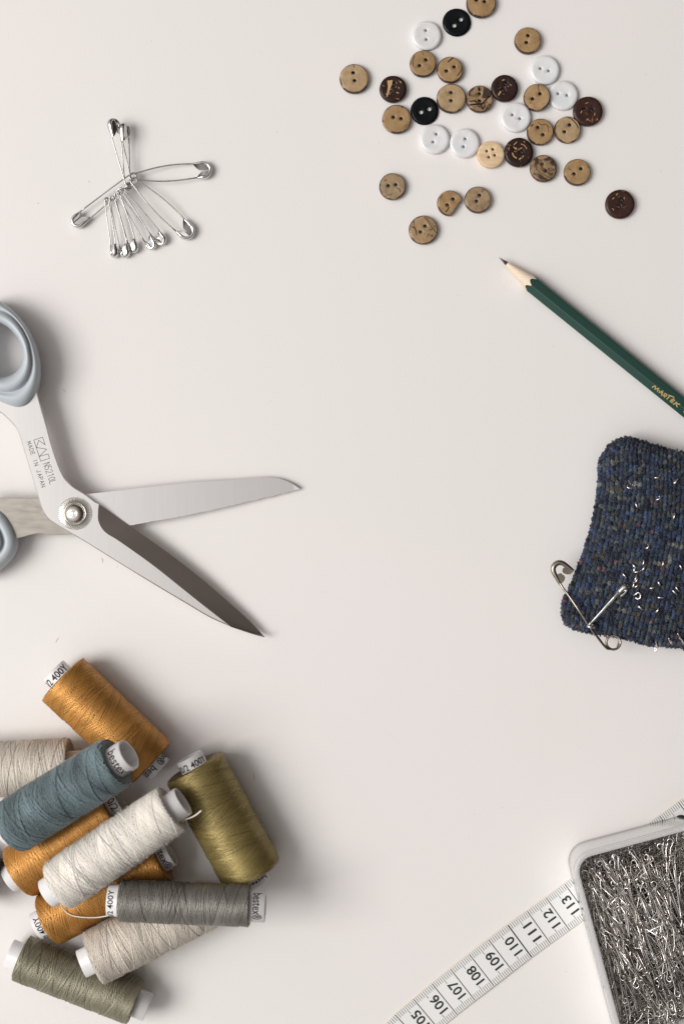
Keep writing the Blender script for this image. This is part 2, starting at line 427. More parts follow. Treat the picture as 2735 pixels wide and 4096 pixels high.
mb.tube(curve_pts([P(243, 3618, 2.5), P(258, 3640, 2.3), P(285, 3660, 2.25), P(330, 3669, 2.3), P(385, 3670, 2.35), P(430, 3663, 2.5), P(447, 3658, 2.6)]), .024, 6, tone=(1, 1, 1, 1))
wh[0].part('thread_loop', mb, T_white)

# ------------------------------------------------------------------ scissors
def zs(px): return max(.03, .06 + .72*(1130 - px)/1130)
def poly_inset(pts, d):
    out = []; n_ = len(pts)
    A = sum(pts[i][0]*pts[(i + 1) % n_][1] - pts[(i + 1) % n_][0]*pts[i][1] for i in range(n_))
    sg = 1 if A > 0 else -1
    for i in range(n_):
        a = Vector(pts[i - 1]); p = Vector(pts[i]); c = Vector(pts[(i + 1) % n_])
        t1 = (p - a).normalized(); t2 = (c - p).normalized()
        nn = Vector((-(t1.y + t2.y), t1.x + t2.x)); nn = nn.normalized() if nn.length > 1e-6 else Vector((0, 0))
        k = max(.35, abs(Vector((-t1.y, t1.x)).dot(nn)))
        q = p + nn*sg*d/k; out.append((q.x, q.y))
    return out
def smooth2(pts, n=4, closed=False):
    return [(p.x, p.y) for p in curve_pts([Vector((x, y, 0)) for x, y in pts], n)]

Fup = smooth2([(138, 1548), (147, 1564), (159, 1605), (186, 1698), (210, 1786), (235, 1860), (255, 1904), (274, 1928), (299, 1950), (343, 1977), (396, 2017)])
Fcut = smooth2([(396, 2017), (421, 2034), (520, 2103), (662, 2203), (797, 2307), (917, 2410), (1000, 2485), (1060, 2549)])
Flow = smooth2([(925, 2508), (837, 2468), (749, 2416), (638, 2350), (510, 2272), (351, 2173), (289, 2136), (220, 2095), (191, 2073), (171, 2041), (157, 1997), (127, 1899), (100, 1811), (78, 1737), (59, 1703), (29, 1671), (0, 1649), (-60, 1622), (-60, 1585), (60, 1568), (138, 1548)])
Ftip = smooth2([(1060, 2549), (1030, 2542), (996, 2532), (925, 2508)], 3)
Fin = smooth2([(396, 2017), (393, 2050), (396, 2089), (422, 2129), (478, 2165), (606, 2256), (717, 2344), (797, 2408), (925, 2508)])
sz0, sz1 = .24, .50
mb = MB()
def ringZ(pts, dz): return [P(x, y, zs(x) + dz) for x, y in pts]
body = Fup[:-1] + Fin[:-1] + Flow[:-1]          # flat face outline
inset = poly_inset(body, 4.0)
nb = len(body); nf = len(Fup) - 1; ni = len(Fin) - 1
inset = [body[i] if nf <= i <= nf + ni else inset[i] for i in range(nb)]   # keep the bevel line sharp
V = ringZ(inset, sz1) + [P(x, y, zs(x) + sz1 - (0 if nf <= i <= nf + ni else .04)) for i, (x, y) in enumerate(body)]
mb.add(V[:nb], [tuple(range(nb))], 0, False)
mb.add(V, [(i, (i + 1) % nb, nb + (i + 1) % nb, nb + i) for i in range(nb) if not (nf <= i < nf + ni)], 0, True)
# ground bevel falling to the cutting edge
def along(pts, f):
    d = [0]
    for a, c in zip(pts[:-1], pts[1:]): d.append(d[-1] + math.hypot(c[0] - a[0], c[1] - a[1]))
    t = f*d[-1]
    for i in range(len(d) - 1):
        if d[i + 1] >= t:
            k = (t - d[i])/(d[i + 1] - d[i] + 1e-9)
            return (pts[i][0] + (pts[i + 1][0] - pts[i][0])*k, pts[i][1] + (pts[i + 1][1] - pts[i][1])*k)
    return pts[-1]
outer = Fcut + Ftip[1:]
Nn = 60; rows = []
inn = [along(Fin, i/Nn) for i in range(Nn + 1)]
# pair bevel line with the cutting edge
edge = [along(Fcut, (i/Nn)) for i in range(Nn + 1)]
tipl = [along(Ftip, 1 - i/12) for i in range(13)]
r_in = inn + tipl[1:]; r_out = edge + [Fcut[-1]]*12
drop = [min(.25, .0025*math.hypot(a[0] - b_[0], a[1] - b_[1])) for a, b_ in zip(r_in, r_out)]
rows = []
for k in range(4):
    f = k/3
    rows.append([P(a[0] + (b_[0] - a[0])*f, a[1] + (b_[1] - a[1])*f, zs(a[0] + (b_[0] - a[0])*f) + sz1 - d_*f) for a, b_, d_ in zip(r_in, r_out, drop)])
mb.grid(rows, m=1, smooth=True)
# walls and underside
outl = Fup[:-1] + Fcut[:-1] + Ftip[:-1] + Flow[:-1]
def ztop(i):
    if i < nf: return sz1 - .04
    j = i - nf
    if j < len(Fcut) - 1: return sz1 - min(.25, .0025*100)*min(1, j/6)
    return sz1 - .04
no = len(outl)
topz = []
for i, (x, y) in enumerate(outl):
    j = i - nf
    if 0 <= j < len(Fcut) - 1:
        f = j/(len(Fcut) - 1); topz.append(sz1 - drop[int(f*Nn)])
    elif len(Fcut) - 1 <= j < len(Fcut) - 1 + len(Ftip) - 1: topz.append(sz1 - .02)
    else: topz.append(sz1 - .04)
V = [P(x, y, zs(x) + t - .002) for (x, y), t in zip(outl, topz)] + [P(x, y, zs(x) + sz0) for x, y in outl]
mb.add(V, [(i, no + i, no + (i + 1) % no, (i + 1) % no) for i in range(no)] + [tuple(range(2*no - 1, no - 1, -1))], 0, False)
sciss = thing('scissors', 'open dressmaking scissors with steel blades and grey-blue handles', 'scissors', P(305, 2053, 0))
front = sciss.part('front_blade', mb, [M_blade, M_bevel])
front.o['label'] = 'front blade with a dark ground bevel and engraved maker marks'

# rear blade
Rtop = smooth2([(-80, 1985), (0, 1990), (147, 1992), (335, 1977), (717, 1934), (900, 1921), (1036, 1910), (1080, 1910), (1116, 1914), (1156, 1928), (1180, 1941), (1201, 1956)])
Rlow = smooth2([(1201, 1956), (1116, 1978), (941, 2019), (820, 2046), (694, 2072), (526, 2102), (400, 2125), (289, 2137), (210, 2140), (161, 2134), (117, 2141), (78, 2152), (-80, 2190)])
rl = []
for i in range(220):
    x, y = along(Rlow, i/219); rl.append((x, y + (rng.uniform(-1.6, 1.2) if 500 < x < 1180 else 0)))
M_shank = steel('stained_steel', (.40, .365, .325), .42, .04, (.6, 2, 1), 0, .10)
sh_ = [q for q in Rtop[:-1] if q[0] <= 300] + [(300, 1981), (300, 2139)] + [q for q in rl if q[0] < 298]
rb = [(300.5, 1981)] + [q for q in Rtop[:-1] if q[0] > 301] + [q for q in rl if q[0] > 301] + [(300.5, 2139)]
ri_ = poly_inset(rb, 1.2)
nb = len(rb); mb = MB()
mb.add(ringZ(ri_, .22), [tuple(range(nb))], 0, False)
mb.add(ringZ(ri_, .22) + ringZ(rb, .19) + ringZ(rb, 0), [(i, (i + 1) % nb, nb + (i + 1) % nb, nb + i) for i in range(nb)] + [(nb + i, nb + (i + 1) % nb, 2*nb + (i + 1) % nb, 2*nb + i) for i in range(nb)] + [tuple(range(3*nb - 1, 2*nb - 1, -1))], 0, False)
nb = len(sh_); ri_ = poly_inset(sh_, 1.5)
mb.add(ringZ(ri_, .22), [tuple(range(nb))], 1, False)
mb.add(ringZ(ri_, .22) + ringZ(sh_, .19) + ringZ(sh_, 0), [(i, (i + 1) % nb, nb + (i + 1) % nb, nb + i) for i in range(nb)] + [(nb + i, nb + (i + 1) % nb, 2*nb + (i + 1) % nb, 2*nb + i) for i in range(nb)] + [tuple(range(3*nb - 1, 2*nb - 1, -1))], 1, False)
rear = sciss.part('rear_blade', mb, [M_ground, M_shank])

# engraved marks on the front blade
def on_blade(px, py): return P(px, py, zs(px) + sz1 + .004)
mb = MB()
logo = [(443, 318), (718, 225), (797, 465), (597, 325), (525, 548), (845, 600), (615, 830), (890, 752), (935, 888), (660, 977), (443, 318)]
mb.strokes([[c_log(*p) for p in logo]], 2.0, on_blade)
def stroke_text(mb, txt, o, xdir, updir, adv, wchar, w, fn):
    for i, ch in enumerate(txt):
        for ln in GLY[ch]:
            mb.strokes([[(o[0] + xdir[0]*(i*adv + p[0]*wchar) + updir[0]*p[1], o[1] + xdir[1]*(i*adv + p[0]*wchar) + updir[1]*p[1]) for p in ln]], w, fn)
def unit(a): l = math.hypot(*a); return (a[0]/l, a[1]/l)
o = c_log(740, 1070); e2 = c_log(955, 1715); xd = unit((e2[0] - o[0], e2[1] - o[1])); Lt = math.hypot(e2[0] - o[0], e2[1] - o[1])
stroke_text(mb, 'N5210L', o, xd, (200*.12755, -65*.12755), Lt/5.75, Lt/5.75*.72, 2.0, on_blade)
o = c_log(230, 385); e2 = c_log(695, 1805); xd = unit((e2[0] - o[0], e2[1] - o[1])); Lt = math.hypot(e2[0] - o[0], e2[1] - o[1])
stroke_text(mb, 'MADE IN JAPAN', o, xd, (116*.12755, -40*.12755), Lt/12.7, Lt/12.7*.66, 1.9, on_blade)
front.part('engraved_lettering', mb, M_engrave)

# handles
M_handle, n, b = mat('grey_blue_plastic', (.50, .545, .575), .38, Subsurface_Weight=.05, Subsurface_Radius=(.003, .003, .003))
bump(n, b, noise(n, obj_coord(n), 700, 2), .06, .0003)
def polar(pts, c, n=96, sm=1.5):
    a = np.array([math.atan2(y - c[1], x - c[0]) for x, y in pts]); r = np.array([math.hypot(x - c[0], y - c[1]) for x, y in pts])
    i = np.argsort(a); a, r = a[i], r[i]
    aa = np.concatenate([a - 2*PI, a, a + 2*PI]); rr = np.concatenate([r]*3)
    t = np.linspace(-PI, PI, n, endpoint=False); R0 = np.interp(t, aa, rr)
    k = np.exp(-.5*(np.arange(-6, 7)/sm)**2); k /= k.sum()
    R0 = np.convolve(np.concatenate([R0[-6:], R0, R0[:6]]), k, 'valid')
    return [(c[0] + r_*math.cos(q), c[1] + r_*math.sin(q)) for r_, q in zip(R0, t)]
def handle(outer, groove, hole, c, zb, zt):
    O = polar(outer, c); G = polar(groove, c); H = polar(hole, c)
    def lerp(A, B, f): return [(a[0] + (b_[0] - a[0])*f, a[1] + (b_[1] - a[1])*f) for a, b_ in zip(A, B)]
    zm = (zb + zt)/2; h = (zt - zb)/2
    rows = [(lerp(H, G, .35), zb), (lerp(H, G, .06), zb + .3*h), (H, zm - .1*h), (lerp(H, G, .03), zm + .4*h), (lerp(H, G, .14), zm + .78*h), (lerp(H, G, .34), zm + .97*h), (lerp(H, G, .55), zt),
            (lerp(H, G, .78), zm + .94*h), (lerp(H, G, .93), zm + .78*h), (G, zm + .60*h), (lerp(G, O, .05), zm + .58*h), (lerp(G, O, .14), zm + .70*h), (lerp(G, O, .30), zm + .76*h), (lerp(G, O, .50), zm + .72*h),
            (lerp(G, O, .70), zm + .58*h), (lerp(G, O, .86), zm + .33*h), (lerp(G, O, .96), zm + .05*h), (O, zm - .2*h), (lerp(G, O, .93), zm - .6*h), (lerp(G, O, .7), zb + .03*h), (lerp(G, O, .2), zb)]
    mb = MB(); mb.grid([[P(*c_sc(*p), z) for p in ring] for ring, z in rows], cu=True, cv=True); return mb
h1 = handle([(0, 103), (60, 150), (130, 210), (200, 290), (250, 370), (290, 460), (320, 560), (335, 660), (332, 750), (318, 830), (300, 870), (275, 930), (235, 980), (190, 1003), (140, 1000), (80, 970), (0, 938),
             (-120, 880), (-230, 760), (-290, 600), (-300, 450), (-270, 300), (-200, 170), (-110, 95), (-50, 85)],
            [(0, 185), (70, 220), (150, 300), (210, 400), (245, 520), (257, 600), (250, 680), (215, 770), (160, 830), (80, 858), (0, 850), (-110, 800), (-190, 700), (-225, 560), (-225, 420), (-190, 290), (-110, 195), (-50, 178)],
            [(0, 290), (60, 320), (120, 380), (165, 450), (188, 530), (185, 600), (160, 660), (110, 705), (60, 725), (0, 733), (-70, 700), (-120, 620), (-140, 510), (-125, 400), (-80, 310), (-40, 288)], (-25, 520), .3, 1.78)
sciss.part('handle', h1, M_handle)
ro = [(0, 1800), (50, 1840), (90, 1900), (120, 1950), (140, 2000), (155, 2060), (157, 2100), (145, 2150), (110, 2210), (60, 2262), (0, 2312), (-150, 2390), (-300, 2330), (-400, 2150), (-380, 1950), (-280, 1820), (-150, 1770), (-60, 1775)]
cr = (-120, 2080)
h2 = handle(ro, [(cr[0] + (x - cr[0])*.50, cr[1] + (y - cr[1])*.55) for x, y in ro], [(cr[0] + (x - cr[0])*.34, cr[1] + (y - cr[1])*.40) for x, y in ro], cr, .12, 1.45)
sciss.part('handle', h2, M_handle)

# pivot: knurled washer and domed screw
pc = c_sc(617, 1847); zp = zs(pc[0]) + sz1 - .01
slope = -.72/1130*PXCM
fz = Vector((-slope*.0, 0, 1)).normalized()
frame = (P(*pc, zp), Vector((0, 0, 1)), Vector((1, 0, 0)), Vector((0, 1, 0)))
O_, ax, ey_, ez_ = frame
mb = MB(); nk = 51*6; rows = []
for (r, z) in ((.675, -.02), (.672, .055), (.655, .075), (.50, .105), (.488, .085)):
    ring = []
    for k in range(nk):
        ph = 2*PI*k/nk; kn = (k % 6); gr = {0: -.11, 1: -.05, 5: -.05}.get(kn, 0.0) if z > .06 and r > .49 else 0
        ring.append(O_ + Vector((r*math.cos(ph), r*math.sin(ph), z + gr - r*math.cos(ph)*.06)))
    rows.append(ring)
mb.grid(rows, cu=True, smooth=False)
wsh = sciss.part('knurled_washer', mb, M_knurl)
mb = MB()
prof = [(.05, .49), (.10, .485), (.135, .465), (.14, .445), (.11, .425), (.09, .415), (.13, .41), (.175, .395), (.225, .345), (.265, .27), (.29, .18), (.30, .11), (.292, .095), (.303, .08), (.296, .05), (.288, .02), (.288, .001)]
mb.lathe(prof, (O_, ax, Vector((1, 0, 0)), Vector((0, 1, 0))), 64)
M_dome = steel('polished_screw_steel', (.70, .665, .61), .2, .05, var=.2)
sciss.part('pivot_screw', mb, M_dome)

# ------------------------------------------------------------------ pencil
M_green, n, b = mat('green_lacquer', (.0125, .052, .039), .42)
bump(n, b, noise(n, obj_coord(n), 500, 2), .05, .0003)
M_wood, n, b = mat('sharpened_wood', (.76, .62, .47), .6)
f = noise(n, obj_coord(n, (1, 9, 9), (0, 0, R(38))), 150, 3); n.links.new(ramp(n, f, [(.3, (.70, .56, .42)), (.7, (.80, .67, .52))]), b.inputs['Base Color'])
M_lead, n, b = mat('graphite', (.07, .065, .066), .32, .5)
apo = .325; side = apo/math.cos(PI/6)
A0 = P(*c_pen(87, 57), apo); tipdir = c_pen(1540, 1232)
B0 = P(*tipdir, apo)
ex = (B0 - A0).normalized(); ez = Vector((0, 0, 1)); ey = ez.cross(ex)
rot0 = R(7)
def rhex(ph):
    q = (ph - rot0) % (PI/3) - PI/6
    # corners softly rounded
    return min(apo/math.cos(PI/6 - abs(q)) if False else apo/math.cos(((ph - rot0 + PI/6) % (PI/3)) - PI/6), side*.965)
tanA = math.tan(R(11.3)); NP = 96
def pp(s, r, ph): return A0 + ex*s + ey*(r*math.sin(ph)) + ez*(r*math.cos(ph))
phs = [2*PI*k/NP for k in range(NP)]
pencil = thing('pencil', 'sharpened dark green pencil with gold lettering lying by the buttons', 'pencil', (B0.x*.4 + A0.x*.6, B0.y*.4 + A0.y*.6, 0))
sb = [rhex(p)/tanA for p in phs]
mb = MB(); mb.grid([[pp(s + .006, r + .006, p) for s, r, p in zip(sb, [rhex(q) for q in phs], phs)]] + [[pp(s, rhex(p) + .004, p) for p in phs] for s in (2.2, 6, 10, 14.5, 17.0)] + [[pp(17.05, .002, p) for p in phs]], cu=True)
barrel = pencil.part('barrel', mb, M_green)
mb = MB(); s0 = .43
mb.grid([[pp(s0 + (s - s0)*f, (s0 + (s - s0)*f)*tanA + .003*math.sin(3*p), p) for s, p in zip(sb, phs)] for f in (0, .25, .5, .75, .99)], cu=True)
pencil.part('wood_cone', mb, M_wood)
mb = MB()
mb.grid([[pp(s, max(.002, s*tanA*k), p) for p in phs] for s, k in ((-.02, .0), (.03, 1.0), (.2, 1.0), (.44 + .0, 1.02), (.47, .7))], cu=True)
pencil.part('graphite_tip', mb, M_lead)
mb = MB()
pt = lambda x, y: A0 + ex*((x - 87)*1 if False else x) + ey*(-y) + ez*0
# lettering lies on the upper facet: u along the pencil, w across it
phn = rot0 + 0.0 - 0
facets = [rot0 + k*PI/3 for k in range(6)]
pf = min(facets, key=lambda q: abs(((q + PI) % (2*PI)) - PI + .0))
nrm = ey*math.sin(pf) + ez*math.cos(pf); crs = ex.cross(nrm)     # crs points across, towards lower-left side is +/-
if crs.y < 0: crs = -crs
def on_facet(u, w): return A0 + ex*u + nrm*(apo + .010) + crs*w
# place by the photo: first letter M starts near native (2604,1549)
def to_uw(px, py):
    q = P(px, py, 2*apo) - A0; return q.dot(ex), q.dot(crs)
c_mk = conv(155/1568, 2580, 1520)
mk = [[(255, 300), (400, 225), (370, 380), (530, 335), (465, 465)], [(525, 510), (695, 445), (630, 620)], [(545, 450), (640, 540)],
      [(690, 640), (770, 545), (860, 600), (830, 660), (720, 610), (755, 705)], [(850, 775), (975, 655)], [(930, 620), (1130, 690), (1135, 745)],
      [(1170, 830), (1080, 780), (980, 860), (1060, 930)], [(1030, 820), (1110, 880)], [(1110, 990), (1255, 905)], [(1370, 980), (1210, 970), (1265, 1095)],
      [(1535, 1300), (1600, 1260)], [(1600, 1330), (1700, 1270), (1760, 1390)]]
lines = [[to_uw(*c_mk(*p)) for p in ln] for ln in mk]
mb.strokes(lines, .047, on_facet)
barrel.part('gold_lettering', mb, M_gold)

# ------------------------------------------------------------------ buttons
def wood_button(name, c0, c1, dk, dark_amt, streak=0, blot=190):
    m, n, b = mat(name, c0, .5); v = obj_coord(n, per_object=True)
    base = ramp(n, noise(n, v, 260, 5, .65), [(.28, tuple(x*.62 for x in c0)), (.45, c0), (.72, c1)])
    big = ramp(n, noise(n, v, blot, 5, .65, 1.5), [(dark_amt - .03, (0, 0, 0)), (dark_amt + .06, (1, 1, 1))])
    col = mix(n, big, dk, base)
    if streak:
        vo = N(n, 'ShaderNodeTexVoronoi', Scale=95.0); vo.feature = 'DISTANCE_TO_EDGE'; n.links.new(v, vo.inputs['Vector'])
        st = ramp(n, vo.outputs['Distance'], [(.02*streak, (0, 0, 0)), (.06*streak, (1, 1, 1))])
        col = mix(n, st, dk, col)
    n.links.new(col, b.inputs['Base Color']); bump(n, b, noise(n, v, 500, 4), .25, .0004)
    return m
B_tan = wood_button('coconut_tan', (.315, .19, .083), (.40, .26, .122), (.11, .055, .025), .33)
B_pale = wood_button('coconut_pale', (.37, .25, .13), (.47, .34, .19), (.17, .095, .045), .32)
B_grey = wood_button('coconut_grey', (.30, .20, .11), (.39, .28, .16), (.12, .065, .03), .34)
B_mixed = wood_button('coconut_mixed', (.27, .165, .08), (.38, .26, .13), (.035, .016, .010), .46, 0, 130)
B_crack = wood_button('coconut_cracked', (.33, .21, .105), (.42, .29, .15), (.07, .035, .018), .36, 0)
B_husk, n, b = mat('coconut_husk_edge', (.06, .028, .018), .5)
v = obj_coord(n, per_object=True); n.links.new(ramp(n, noise(n, v, 200, 4), [(.35, (.03, .014, .010)), (.6, (.085, .04, .022)), (.8, (.2, .11, .05))]), b.inputs['Base Color'])
def dark_button(name, c, fl, th_):
    m, n, b = mat(name, c, .33); b.inputs['Specular IOR Level'].default_value = .25; v = obj_coord(n, (1, 1, .3), per_object=True)
    nz = noise(n, v, 430, 2, .5, 1.2)
    n.links.new(ramp(n, nz, [(.3, tuple(x*.6 for x in c)), (th_, c), (th_ + .03, fl)]), b.inputs['Base Color'])
    bump(n, b, noise(n, v, 300, 3), .12, .0004); return m
B_dark = dark_button('dark_coconut', (.032, .013, .010), (.44, .26, .13), .665)
B_red = dark_button('reddish_coconut', (.048, .020, .015), (.36, .18, .08), .675)
B_white, n, b = mat('pearl_white', (.75, .745, .745), .28, Subsurface_Weight=.3, Subsurface_Radius=(.004, .004, .004))
v = obj_coord(n, per_object=True); n.links.new(ramp(n, noise(n, v, 70, 2, .5, 2), [(.3, (.70, .68, .685)), (.5, (.76, .755, .755)), (.7, (.71, .73, .745))]), b.inputs['Base Color'])
B_black, n, b = mat('black_gloss', (.004, .005, .006), .2); b.inputs['Specular IOR Level'].default_value = .14
B_beech, n, b = mat('beech_wood', (.72, .53, .33), .55)
v = obj_coord(n, (1, 7, 1), (0, 0, R(-35))); n.links.new(ramp(n, noise(n, v, 170, 4), [(.3, (.60, .40, .22)), (.55, (.72, .53, .33)), (.8, (.78, .61, .42))]), b.inputs['Base Color'])

M_mark, n, b = mat('dark_grain_mark', (.055, .026, .014), .55)
M_fleck, n, b = mat('pale_grain_fleck', (.50, .31, .15), .5)
def button(cx, cy, r, holes, kind, label, marks=(), cut=None, tilt=None, hgt=.28, hr=10.5, z0=0.0):
    top = {'tan': B_tan, 'pale': B_pale, 'grey': B_grey, 'mixed': B_mixed, 'crack': B_crack, 'dark': B_dark, 'red': B_red, 'white': B_white, 'black': B_black, 'beech': B_beech}[kind]
    edge = B_husk if kind in ('tan', 'pale', 'grey', 'mixed', 'crack') else top
    s = 1200/1568/PXCM*(HCAM - hgt)/HCAM
    r_ = r*s*.985; hr_ = hr*s*.9
    C = P(*c_but(cx, cy), hgt)
    NB = 56; wob = rng.uniform(0, 6.3)
    def rad(a):
        q = 1 + .006*math.sin(2*a + wob) + .004*math.sin(5*a + wob*2)
        if cut:   # a chip broken off along a straight line
            d = math.cos(a - cut[0]); lim = cut[1]
            if d > lim: q *= lim/d*(1 + .03*math.sin(9*a))
        return r_*q
    rings = [1.0, .93, .80, .55, .32]
    H2 = [((hx - cx)*s, -(hy - cy)*s) for hx, hy in holes]
    pts, edges, hol = [], [], []
    def loop(pp_):
        b0 = len(pts); pts.extend(pp_); k = len(pp_); edges.extend([(b0 + i, b0 + (i + 1) % k) for i in range(k)]); return list(range(b0, b0 + k))
    angs = [2*PI*k/NB for k in range(NB)]
    ol = loop([Vector((rad(a)*math.cos(a), rad(a)*math.sin(a))) for a in angs])
    hl = [loop([Vector((hx + hr_*k_*math.cos(2*PI*i/14), hy + hr_*k_*math.sin(2*PI*i/14))) for i in range(14)]) for hx, hy in H2 for k_ in (1.0,)]
    hl2 = [loop([Vector((hx + hr_*1.3*math.cos(2*PI*i/14), hy + hr_*1.3*math.sin(2*PI*i/14))) for i in range(14)]) for hx, hy in H2]
    for f in rings[1:]:
        for i, a in enumerate(angs[::(1 if f > .7 else 3)]):
            q = Vector((rad(a)*f*math.cos(a), rad(a)*f*math.sin(a)))
            if all((q - Vector(h)).length > hr_*1.6 for h in H2): pts.append(q)
    for _ in range(60):
        a = rng.uniform(0, 2*PI); q = Vector((math.cos(a), math.sin(a)))*r_*.85*math.sqrt(rng.uniform(0, 1))*(cut[1] if cut else 1)
        if all((q - Vector(h)).length > hr_*1.6 for h in H2): pts.append(q)
    vo, eo, fo, ov, oe, of = delaunay_2d_cdt(pts, edges, [], 0, 1e-6)
    def zt(x, y):
        a = math.atan2(y, x); q = math.hypot(x, y)/rad(a)
        z = hgt - (.016 if q < .72 else 0)*min(1, (.72 - q)/.25 if q < .72 else 0) if kind in ('white', 'black', 'dark', 'red') else hgt + .0
        if q > .9: z -= .055*((q - .9)/.1)**2 if kind != 'beech' else .03*((q - .9)/.1)**2
        for h in H2:
            if math.hypot(x - h[0], y - h[1]) < hr_*1.1: z -= .018
        return z
    mb = MB()
    F = []
    for f in fo:
        c = sum((vo[i] for i in f), Vector((0, 0)))/len(f)
        if any((c - Vector(h)).length < hr_*.97 for h in H2): continue
        if c.length > rad(math.atan2(c.y, c.x))*1.001: continue
        F.append(tuple(f))
    tv_ = [Vector((q.x, q.y, zt(q.x, q.y))) for q in vo]
    if edge is B_husk:
        ph_ = rng.uniform(0, 6.3, 3)
        def rimlim(a): return .945 + .03*math.sin(a*2 + ph_[0]) + .018*math.sin(a*5 + ph_[1]) + .012*math.sin(a*9 + ph_[2])
        c_of = lambda f: sum((vo[i] for i in f), Vector((0, 0)))/len(f)
        rim = [c_of(f).length/rad(math.atan2(c_of(f).y, c_of(f).x)) > rimlim(math.atan2(c_of(f).y, c_of(f).x)) for f in F]
        mb.add(tv_, [f for f, q in zip(F, rim) if not q], 0, True); mb.add(tv_, [f for f, q in zip(F, rim) if q], 1, True)
    else: mb.add(tv_, F, 0, True)
    for mcol, shape, w_ in marks:
        loc_ = [((x - cx)*s, -(y - cy)*s) for x, y in shape]
        mfn = lambda x, y: Vector((x, y, zt(x, y) + .004))
        if w_: mb.strokes([[(q.x, q.y) for q in curve_pts([Vector((x, y, 0)) for x, y in loc_], 4)]], w_*s, mfn, mcol)
        else: mb.add([mfn(*q) for q in loc_], [tuple(range(len(loc_)))[::-1]], mcol, False)
    zo = hgt - (.055 if kind != 'beech' else .03)
    o3 = [Vector((pts[i].x, pts[i].y, zt(pts[i].x, pts[i].y))) for i in ol]
    cr_ = lambda k: [Vector((p.x*k, p.y*k, 0)) for p in o3]
    rows = [o3, [Vector((p.x*1.012, p.y*1.012, hgt*.55)) for p in o3], [Vector((p.x*1.0, p.y*1.0, hgt*.25)) for p in o3], [Vector((p.x*.93, p.y*.93, .0)) for p in o3]]
    mb.grid(rows[::-1], cu=True, m=1, smooth=True)
    for h in H2:
        ring = [(h[0] + hr_*math.cos(2*PI*i/14), h[1] + hr_*math.sin(2*PI*i/14)) for i in range(14)]
        mb.grid([[Vector((x, y, zt(x, y))) for x, y in ring], [Vector((x, y, 0.005)) for x, y in ring]], cu=True, m=1 if edge is B_husk else 0)
    Mx = Matrix.Identity(4)
    base = Vector((C.x, C.y, z0))
    if tilt: Mx = Matrix.Rotation(R(tilt[1]), 4, Vector((math.cos(tilt[0]), math.sin(tilt[0]), 0)))
    mb.v = [tuple((Mx @ Vector(p)) + base) for p in mb.v]
    o = mb.build('button', [top, edge, M_mark, M_fleck], None, base)
    tag(o, label, 'button', 'loose sewing buttons'); return o

